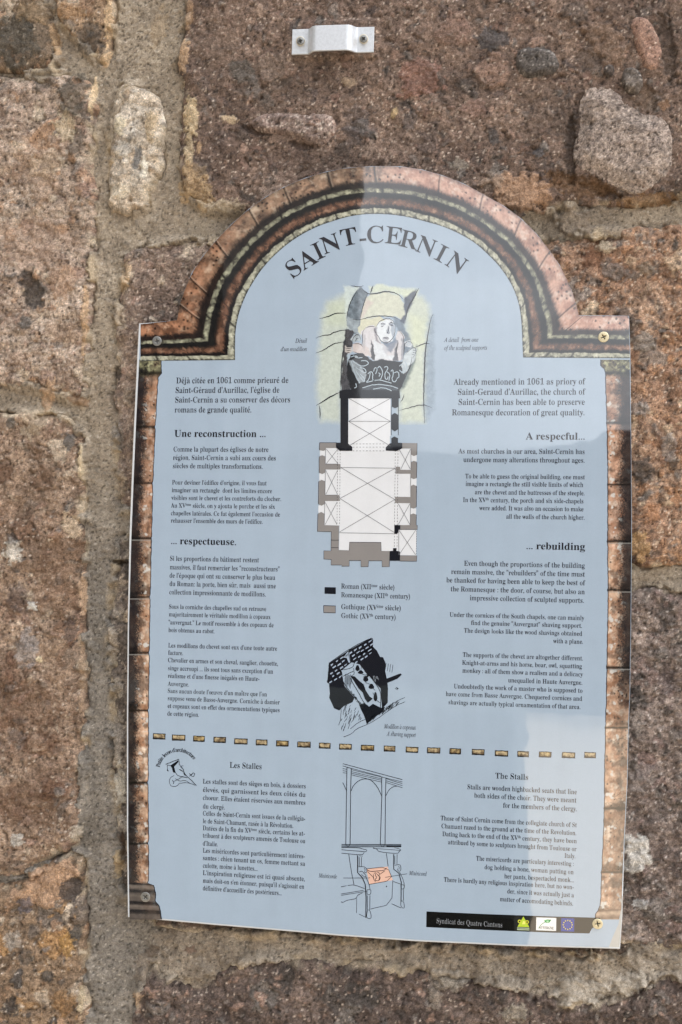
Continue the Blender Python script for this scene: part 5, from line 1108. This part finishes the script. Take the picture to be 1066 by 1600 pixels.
# ---- choir stall drawing (5.61x enlargement, origin 490,1170)
Z7 = Zf(490, 1170, 190 / 1066.)
k = Ink()
k.poly(Z7([(465, 1052), (650, 1032), (696, 1150), (490, 1188)]), (226, 186, 168), 1)
k.build('misericord_panel', 'pink misericord panel of the choir stall drawing')
k = Ink()
for L, wd in (([(258, 130), (780, 270)], 1.0), ([(258, 150), (590, 240)], .8), ([(258, 172), (292, 180)], .8), ([(258, 190), (292, 198)], .8), ([(258, 208), (292, 214)], .8), ([(330, 182), (780, 290)], .8), ([(335, 200), (595, 262)], .8), ([(335, 214), (600, 276)], .8), ([(640, 262), (780, 306)], .8), ([(640, 280), (780, 322)], .8), ([(640, 296), (780, 340)], .8), ([(335, 228), (470, 262), (600, 292)], .8),
              ([(258, 295), (292, 370)], 1.0), ([(330, 370), (350, 320), (400, 275), (460, 260), (510, 275), (560, 330), (597, 410)], 1.1), ([(636, 410), (660, 360), (700, 330), (735, 326)], 1.0),
              ([(294, 162), (290, 380), (284, 840), (304, 860), (322, 836), (326, 380), (332, 172), (294, 162)], 1.2), ([(598, 246), (600, 400), (586, 840), (608, 860), (628, 836), (632, 400), (636, 256), (598, 246)], 1.2),
              ([(246, 838), (770, 838)], 1.2), ([(246, 848), (770, 846)], .8), ([(246, 858), (770, 858)], 1.2), ([(640, 852), (770, 853)], 1.6), ([(246, 866), (390, 864), (440, 880), (468, 884), (466, 900), (440, 900), (246, 884)], .9), ([(246, 914), (430, 932), (446, 906)], .9), ([(522, 866), (560, 880), (570, 902), (740, 920), (752, 898), (768, 888), (750, 874), (710, 866)], .9), ([(524, 872), (700, 884), (766, 892)], .7),
              ([(310, 922), (330, 1060), (356, 1190)], 1.0), ([(388, 934), (388, 1085), (430, 1130), (455, 1190), (462, 1300), (460, 1480)], 1.8), ([(400, 936), (432, 940)], .8), ([(402, 950), (402, 1030)], 1.0), ([(422, 950), (420, 1030)], .9), ([(395, 1034), (440, 1030), (468, 1050), (470, 1080), (445, 1090), (425, 1070), (400, 1080)], .9), ([(445, 1045), (455, 1060), (448, 1078)], .8),
              ([(440, 1090), (466, 1112), (450, 1125), (420, 1100)], .8), ([(460, 1120), (486, 1180), (496, 1230)], 1.0), ([(470, 1235), (505, 1232), (503, 1270), (490, 1280), (470, 1275), (470, 1235)], .9), ([(474, 1285), (474, 1410)], 1.0), ([(496, 1285), (494, 1410)], 1.0), ([(474, 1412), (496, 1412), (510, 1480), (490, 1490), (464, 1478), (474, 1412)], 1.0),
              ([(640, 914), (655, 1030)], 1.0), ([(704, 924), (704, 1055), (750, 1090), (770, 1170), (768, 1340)], 1.6), ([(714, 940), (714, 1010)], .9), ([(734, 924), (732, 1010)], .9), ([(712, 1020), (760, 1012), (768, 1040), (764, 1070), (744, 1074), (736, 1050)], .9), ([(745, 1030), (755, 1040), (748, 1055)], .8), ([(755, 1080), (785, 1140), (798, 1190), (795, 1225)], .9), ([(766, 1190), (796, 1192), (793, 1228), (768, 1228), (766, 1190)], .9), ([(788, 1230), (790, 1330)], .9), ([(766, 1332), (790, 1334), (800, 1390), (784, 1398), (766, 1380), (766, 1332)], .9),
              ([(465, 1052), (650, 1032), (696, 1150), (490, 1188)], .9), ([(696, 1150), (686, 1360), (500, 1404)], .9), ([(686, 1358), (768, 1394)], .9), ([(700, 1162), (765, 1185)], .8), ([(262, 1132), (480, 1132), (496, 1130)], .8), ([(630, 1126), (760, 1105), (820, 1095)], .8), ([(242, 1210), (290, 1200)], .9), ([(300, 1198), (356, 1190), (450, 1225)], .9), ([(242, 1272), (440, 1240)], .9), ([(242, 1284), (470, 1248)], .8), ([(242, 1340), (262, 1346), (290, 1328), (350, 1318), (380, 1310), (382, 1285), (430, 1262)], .9), ([(380, 1312), (378, 1440)], .7), ([(400, 1448), (462, 1478)], .8),
              ([(470, 1060), (500, 1076), (560, 1070), (620, 1066), (640, 1045)], 1.1), ([(475, 1075), (510, 1110), (530, 1130)], .9), ([(530, 1090), (555, 1085), (540, 1110), (560, 1125), (535, 1150), (570, 1160), (590, 1130), (570, 1110), (590, 1095), (560, 1080)], 1.0), ([(528, 1100), (526, 1140), (545, 1165)], .9), ([(590, 1095), (625, 1070)], .9), ([(560, 1100), (580, 1120), (575, 1150)], 1.2)):
    p = chaikin_open(Z7(L), 1) if len(L) > 2 and wd < 1.15 else np.array(Z7(L)); k.line(p, wd * .85, (26, 30, 42), 3)
t = np.linspace(0, 2 * np.pi, 9)[:-1]; k.poly(Z7([(641 + 5 * math.cos(q), 1205 + 6 * math.sin(q)) for q in t]), DK, 3)
k.build('stall_drawing', 'line drawing of a wooden choir stall')

# ---- little monk (4.85x enlargement, origin 190,1130)
Z3 = Zf(190, 1130, 140 / 679.)
k = Ink()
for L, wd in (([(336, 312), (436, 272)], 1.0), ([(348, 316), (380, 322)], .9), ([(348, 318), (352, 356)], .7), ([(346, 352), (356, 362)], 1.3), ([(436, 272), (440, 320), (470, 350)], .7), ([(470, 350), (450, 325), (470, 322)], .8), ([(412, 376), (430, 400), (500, 412)], .8), ([(470, 350), (480, 385), (500, 405), (530, 430), (568, 472)], 1.0), ([(400, 396), (370, 410), (362, 450), (380, 480), (420, 478), (440, 455)], .7), ([(385, 430), (400, 450), (392, 458)], .9), ([(410, 420), (440, 440), (480, 430), (520, 455)], .7), ([(440, 455), (500, 448), (560, 470)], .7), ([(515, 380), (540, 410), (560, 385), (545, 372), (530, 395)], .8), ([(515, 402), (545, 375)], .8), ([(440, 350), (470, 366)], 1.2), ([(400, 440), (430, 425), (470, 400)], .7)):
    k.line(wig(Z3(L), .25, 350 + int(L[0][0])), wd, DK, 3)
k.poly(Z3([(372, 320), (430, 280), (434, 292), (400, 330), (412, 376), (392, 372), (384, 340)]), DK, 3)
k.poly(Z3([(468, 372), (482, 380), (492, 400), (476, 392)]), DK, 3)
k.build('monk_drawing', 'tiny ink sketch of a reading monk in a cap')

# ---- row of painted dashes
DX = [28, 73, 120, 168, 217, 265, 313, 363, 411, 459, 510, 561, 613, 663, 713, 766, 820, 870, 921, 975, 1025]
DYY = [30.5, 33.5, 36, 38.5, 42, 44.5, 47, 49.5, 52, 54.5, 57, 59, 61.5, 63, 65, 67, 70, 71.5, 72.5, 74, 74]
for i, (dx, dy) in enumerate(zip(DX, DYY)):
    cx, cy = 230 + dx * .6754, 1130 + dy * .6754
    hw, hh_ = 9.8 + .8 * math.sin(i * 2.1), 4.6
    sl_ = R(1.4 + i * .05)
    xs = np.linspace(-hw, hw, 22); ys = np.linspace(-hh_, hh_, 12); u, v_ = np.meshgrid(xs, ys)
    wob = .5 * fbm(u + i * 50, v_, 6, 2, 720)
    px = cx + u * math.cos(sl_) - v_ * math.sin(sl_) + wob * (np.abs(v_) > hh_ * .8); py = cy + u * math.sin(sl_) + v_ * math.cos(sl_) + wob
    ed = np.minimum(hw - np.abs(u), (hh_ - np.abs(v_)) * 1.0)
    n1 = fbm(u + i * 37, v_, 6, 3, 730, .6)
    c = mix(lin((104, 88, 70)), lin((196, 178, 142)), np.clip(.45 + 1.6 * n1 - .12 * v_ + .2 * math.sin(i * 1.7), 0, 1))
    if i % 4 in (2,): c = c * np.array([1.05, 1.0, .8])
    c = mix_arr(c, np.broadcast_to(lin((26, 22, 22)), c.shape), sstep(1.9, .9, ed + .7 * fbm(u * 2 + i * 9, v_, 3, 2, 731) * 2 - .7 * (v_ > 1.5)))
    idx = np.arange(22 * 12).reshape(12, 22); q = np.stack([idx[:-1, :-1], idx[:-1, 1:], idx[1:, 1:], idx[1:, :-1]], -1).reshape(-1, 4)
    mesh_obj('painted_dash', P(px, py, LY - DL * 2).reshape(-1, 3), q, M_print, sign, cols=c.reshape(-1, 3))

# ---- footer bar and its emblems
k = Ink(); k.poly([(666.6, 1424), (760, 1428.2), (860, 1431.8), (938, 1434), (934, 1444), (925, 1451), (921, 1458.4), (860, 1457), (760, 1453), (666.2, 1448.5)], (10, 10, 14), 1)
k.build('footer_bar', 'black footer bar naming the sponsors')
k = Ink(); put_text(k, "Syndicat des Quatre Cantons", 682, 785.5, 1442.2, 13, 'light', 'l', (150, 154, 160), 3); k.build('footer_text', 'grey words Syndicat des Quatre Cantons on the footer bar')
B8 = Zf(650, 1400, 340 / 1066.)
k = Ink()
k.poly(B8([(527, 100), (556, 152), (498, 150)]), (190, 214, 60), 2)
for a, b in ((508, 124), (545, 127)):
    t = np.linspace(0, 2 * np.pi, 13)[:-1]; k.poly(B8([(a + 9 * math.cos(q), b + 9 * math.sin(q)) for q in t]), (206, 204, 60), 3)
    k.poly(B8([(a + 4 * math.cos(q), b + 4 * math.sin(q)) for q in t]), (20, 20, 16), 4)
k.poly(B8([(525, 122), (534, 122), (537, 138), (520, 138)]), (236, 236, 120), 5)
for y in (156, 164): k.line(B8([(496, y), (556, y + 1.5)]), 1.4, (190, 204, 170), 3)
k.build('emblem', 'yellow green triangular emblem on the footer bar')
k = Ink(); k.poly(B8([(590, 104), (688, 107), (687, 171), (589, 167)]), (238, 240, 240), 2)
k.line(wig(B8([(602, 158), (614, 138), (640, 124), (662, 116)]), .05, 8), .9, (30, 130, 70), 3)
k.poly(B8([(626, 120), (645, 114), (663, 117), (654, 130), (638, 131)]), (60, 170, 90), 3)
k.poly(B8([(636, 122), (648, 119), (654, 122), (645, 128)]), (160, 214, 170), 4)
lay, wd = layout('AUVERGNE', 'bold'); put_text(k, 'AUVERGNE', 842.5, 865.5, 1450.8, 6.5, 'bold', 'l', (50, 60, 56), 4)
k.build('emblem', 'white box with a green flag and the word AUVERGNE on the footer bar')
k = Ink(); k.poly(B8([(712, 108), (776, 110), (775, 174), (711, 172)]), (44, 60, 150), 2)
for i in range(12):
    q = i * math.pi / 6; cx, cy = 744 + 22 * math.sin(q), 141 - 22 * math.cos(q)
    k.poly(B8([(cx + (4.6 if j % 2 == 0 else 2.0) * math.sin(j * math.pi / 5), cy - (4.6 if j % 2 == 0 else 2.0) * math.cos(j * math.pi / 5)) for j in range(10)]), (226, 206, 70), 3)
k.build('emblem', 'blue flag with a ring of twelve yellow stars on the footer bar')

# ---- screws
def screw_mesh(r, h, cross, seed, dome=.35, nr=14, na=40):
    """head of a cross recessed screw facing -y; returns verts, quads, mask of recess faces"""
    v = []; rr = np.linspace(0, 1, nr)
    for i, q in enumerate(rr):
        for a in range(na):
            t = 2 * math.pi * a / na; x, z = q * math.cos(t), q * math.sin(t)
            y = h * (1 - dome * q * q)
            if q > .93: y = h * (1 - dome) * .75
            c, s_ = math.cos(cross), math.sin(cross); u, w_ = abs(x * c + z * s_), abs(-x * s_ + z * c)
            rec = max(sstep(.15, .10, w_) * sstep(.62, .54, u), sstep(.15, .10, u) * sstep(.62, .54, w_), sstep(.28, .2, max(u, w_)) )
            y -= h * .8 * float(rec)
            v.append((r * x, -y, r * z))
    for a in range(na): t = 2 * math.pi * a / na; v.append((r * math.cos(t), 0, r * math.sin(t)))
    f = []; N = nr + 1
    for i in range(N - 1):
        for a in range(na): b = (a + 1) % na; f.append((i * na + a, i * na + b, (i + 1) * na + b, (i + 1) * na + a))
    return np.array(v), f
def recess_mesh(r, h, cross):
    v = []; 
    for ang in (cross, cross + math.pi / 2):
        c, s_ = math.cos(ang), math.sin(ang)
        for a, b in ((-.48, -.085), (.48, -.085), (.48, .085), (-.48, .085)): v.append((r * (a * c - b * s_), -h * (.26 + (.02 if ang != cross else 0)), r * (a * s_ + b * c)))
    return np.array(v), [(0, 1, 2, 3), (4, 5, 6, 7)]
def put_screw(px, py, y, rpx, h, mat, cross, parent, label=None, dome=.3, name='screw', recm=None):
    c = P(px, py, y); r = rpx / 10 * np.linalg.norm(P(px + 10, py, y) - P(px, py, y))
    v, f = screw_mesh(r, h, cross, 1, dome)
    o = mesh_obj(name, v + c, f, mat, parent, smooth=False)
    v, f = recess_mesh(r, h, cross); rc = mesh_obj('cross_recess', v + c, f, recm or M_steeld, o)
    rc.location = (0, 0, 0)
    if label: o['label'] = label
    return o
YS = -.00045
put_screw(245.5, 533, YS, 7.2, .0007, M_steel, .1, sign, 'grey screw at the upper left corner', .2)
put_screw(943.2, 526.6, YS, 8.4, .0009, M_brass, .5, sign, 'brass screw at the upper right corner', .25)
put_screw(227.5, 1401.5, YS, 7.4, .0007, M_steel, .9, sign, 'pale grey screw at the lower left corner', .2)
put_screw(934, 1443.3, YS, 8.2, .0009, M_brass, .2, sign, 'brass screw at the lower right corner', .25)

# ---- bent metal strap above the panel
bk = empty('metal_bracket', tuple(P(520, 84, .010)))
tag(bk, 'small raised white metal strap fixed by two screws to the brown stone above the panel', 'metal bracket')
yb = Y0 - .0114                                     # back of the flanges, on the stone pad
TS = .0016; RISE = .0075
prof = [(456.8, 0), (481, 0), (484.5, .05), (488, .35), (491.5, .80), (495.5, .98), (499, 1), (543, 1), (547, .97), (550.5, .72), (553.5, .35), (557, .06), (560.5, 0), (584.8, 0)]
prof = chaikin_open(prof[:], 1)
p0, p1 = P(457, 66.5, yb), P(584.8, 62.5, yb); ax = (p1 - p0) / np.linalg.norm(p1 - p0)
up = np.array([-ax[2], 0, ax[0]]); Lm = np.linalg.norm(p1 - p0); HW = .5 * np.linalg.norm(P(457, 86.6, yb) - P(457, 46.6, yb))
V = []; F = []
for i, (x, hgt) in enumerate(prof):
    t = (x - 456.8) / 128.0; cpt = p0 + ax * Lm * t
    j0, j1 = max(i - 1, 0), min(i + 1, len(prof) - 1)
    dx = (prof[j1][0] - prof[j0][0]) / 128.0 * Lm; dy = (prof[j1][1] - prof[j0][1]) * RISE; nl = math.hypot(dx, dy)
    nx, ny = -dy / nl, dx / nl
    for side, b in ((1, 0), (1, 1), (-1, 1), (-1, 0)):
        hw2 = HW - (.0003 if b == 1 else 0)
        q = cpt + up * side * hw2 + ax * (nx * TS * b) + np.array([0, -(hgt * RISE) - ny * TS * b, 0])
        V.append(q)
for i in range(len(prof) - 1):
    a, b = 4 * i, 4 * (i + 1)
    for s_ in range(4): F.append((a + s_, b + s_, b + (s_ + 1) % 4, a + (s_ + 1) % 4))
F += [(0, 1, 2, 3), tuple(4 * (len(prof) - 1) + q for q in (3, 2, 1, 0))]
st = mesh_obj('strap', V, F, M_zinc, bk)
bv = st.modifiers.new('bevel', 'BEVEL'); bv.width = .0003; bv.segments = 2; bv.limit_method = 'ANGLE'; bv.angle_limit = R(50)
for px_, py_, lb in ((470, 64.5, 'left'), (568.6, 61.2, 'right')):
    c = P(px_, py_, yb - TS); r = .0029
    v = []; f = []
    for i, (q, y) in enumerate(((.55, -.0022), (.9, -.0022), (1.0, -.0019), (1.05, -.0001))):
        for a in range(32): t = 2 * math.pi * a / 32; v.append((c[0] + r * 1.22 * q * math.cos(t), c[1] + y, c[2] + r * 1.22 * q * math.sin(t)))
    for i in range(3):
        for a in range(32): b = (a + 1) % 32; f.append((i * 32 + a, i * 32 + b, (i + 1) * 32 + b, (i + 1) * 32 + a))
    mesh_obj('washer', v, f, M_nylon, bk)
    put_screw(px_, py_, yb - TS - .0021, 5.9, .0016, M_steel, .3 if lb == 'left' else .8, bk)
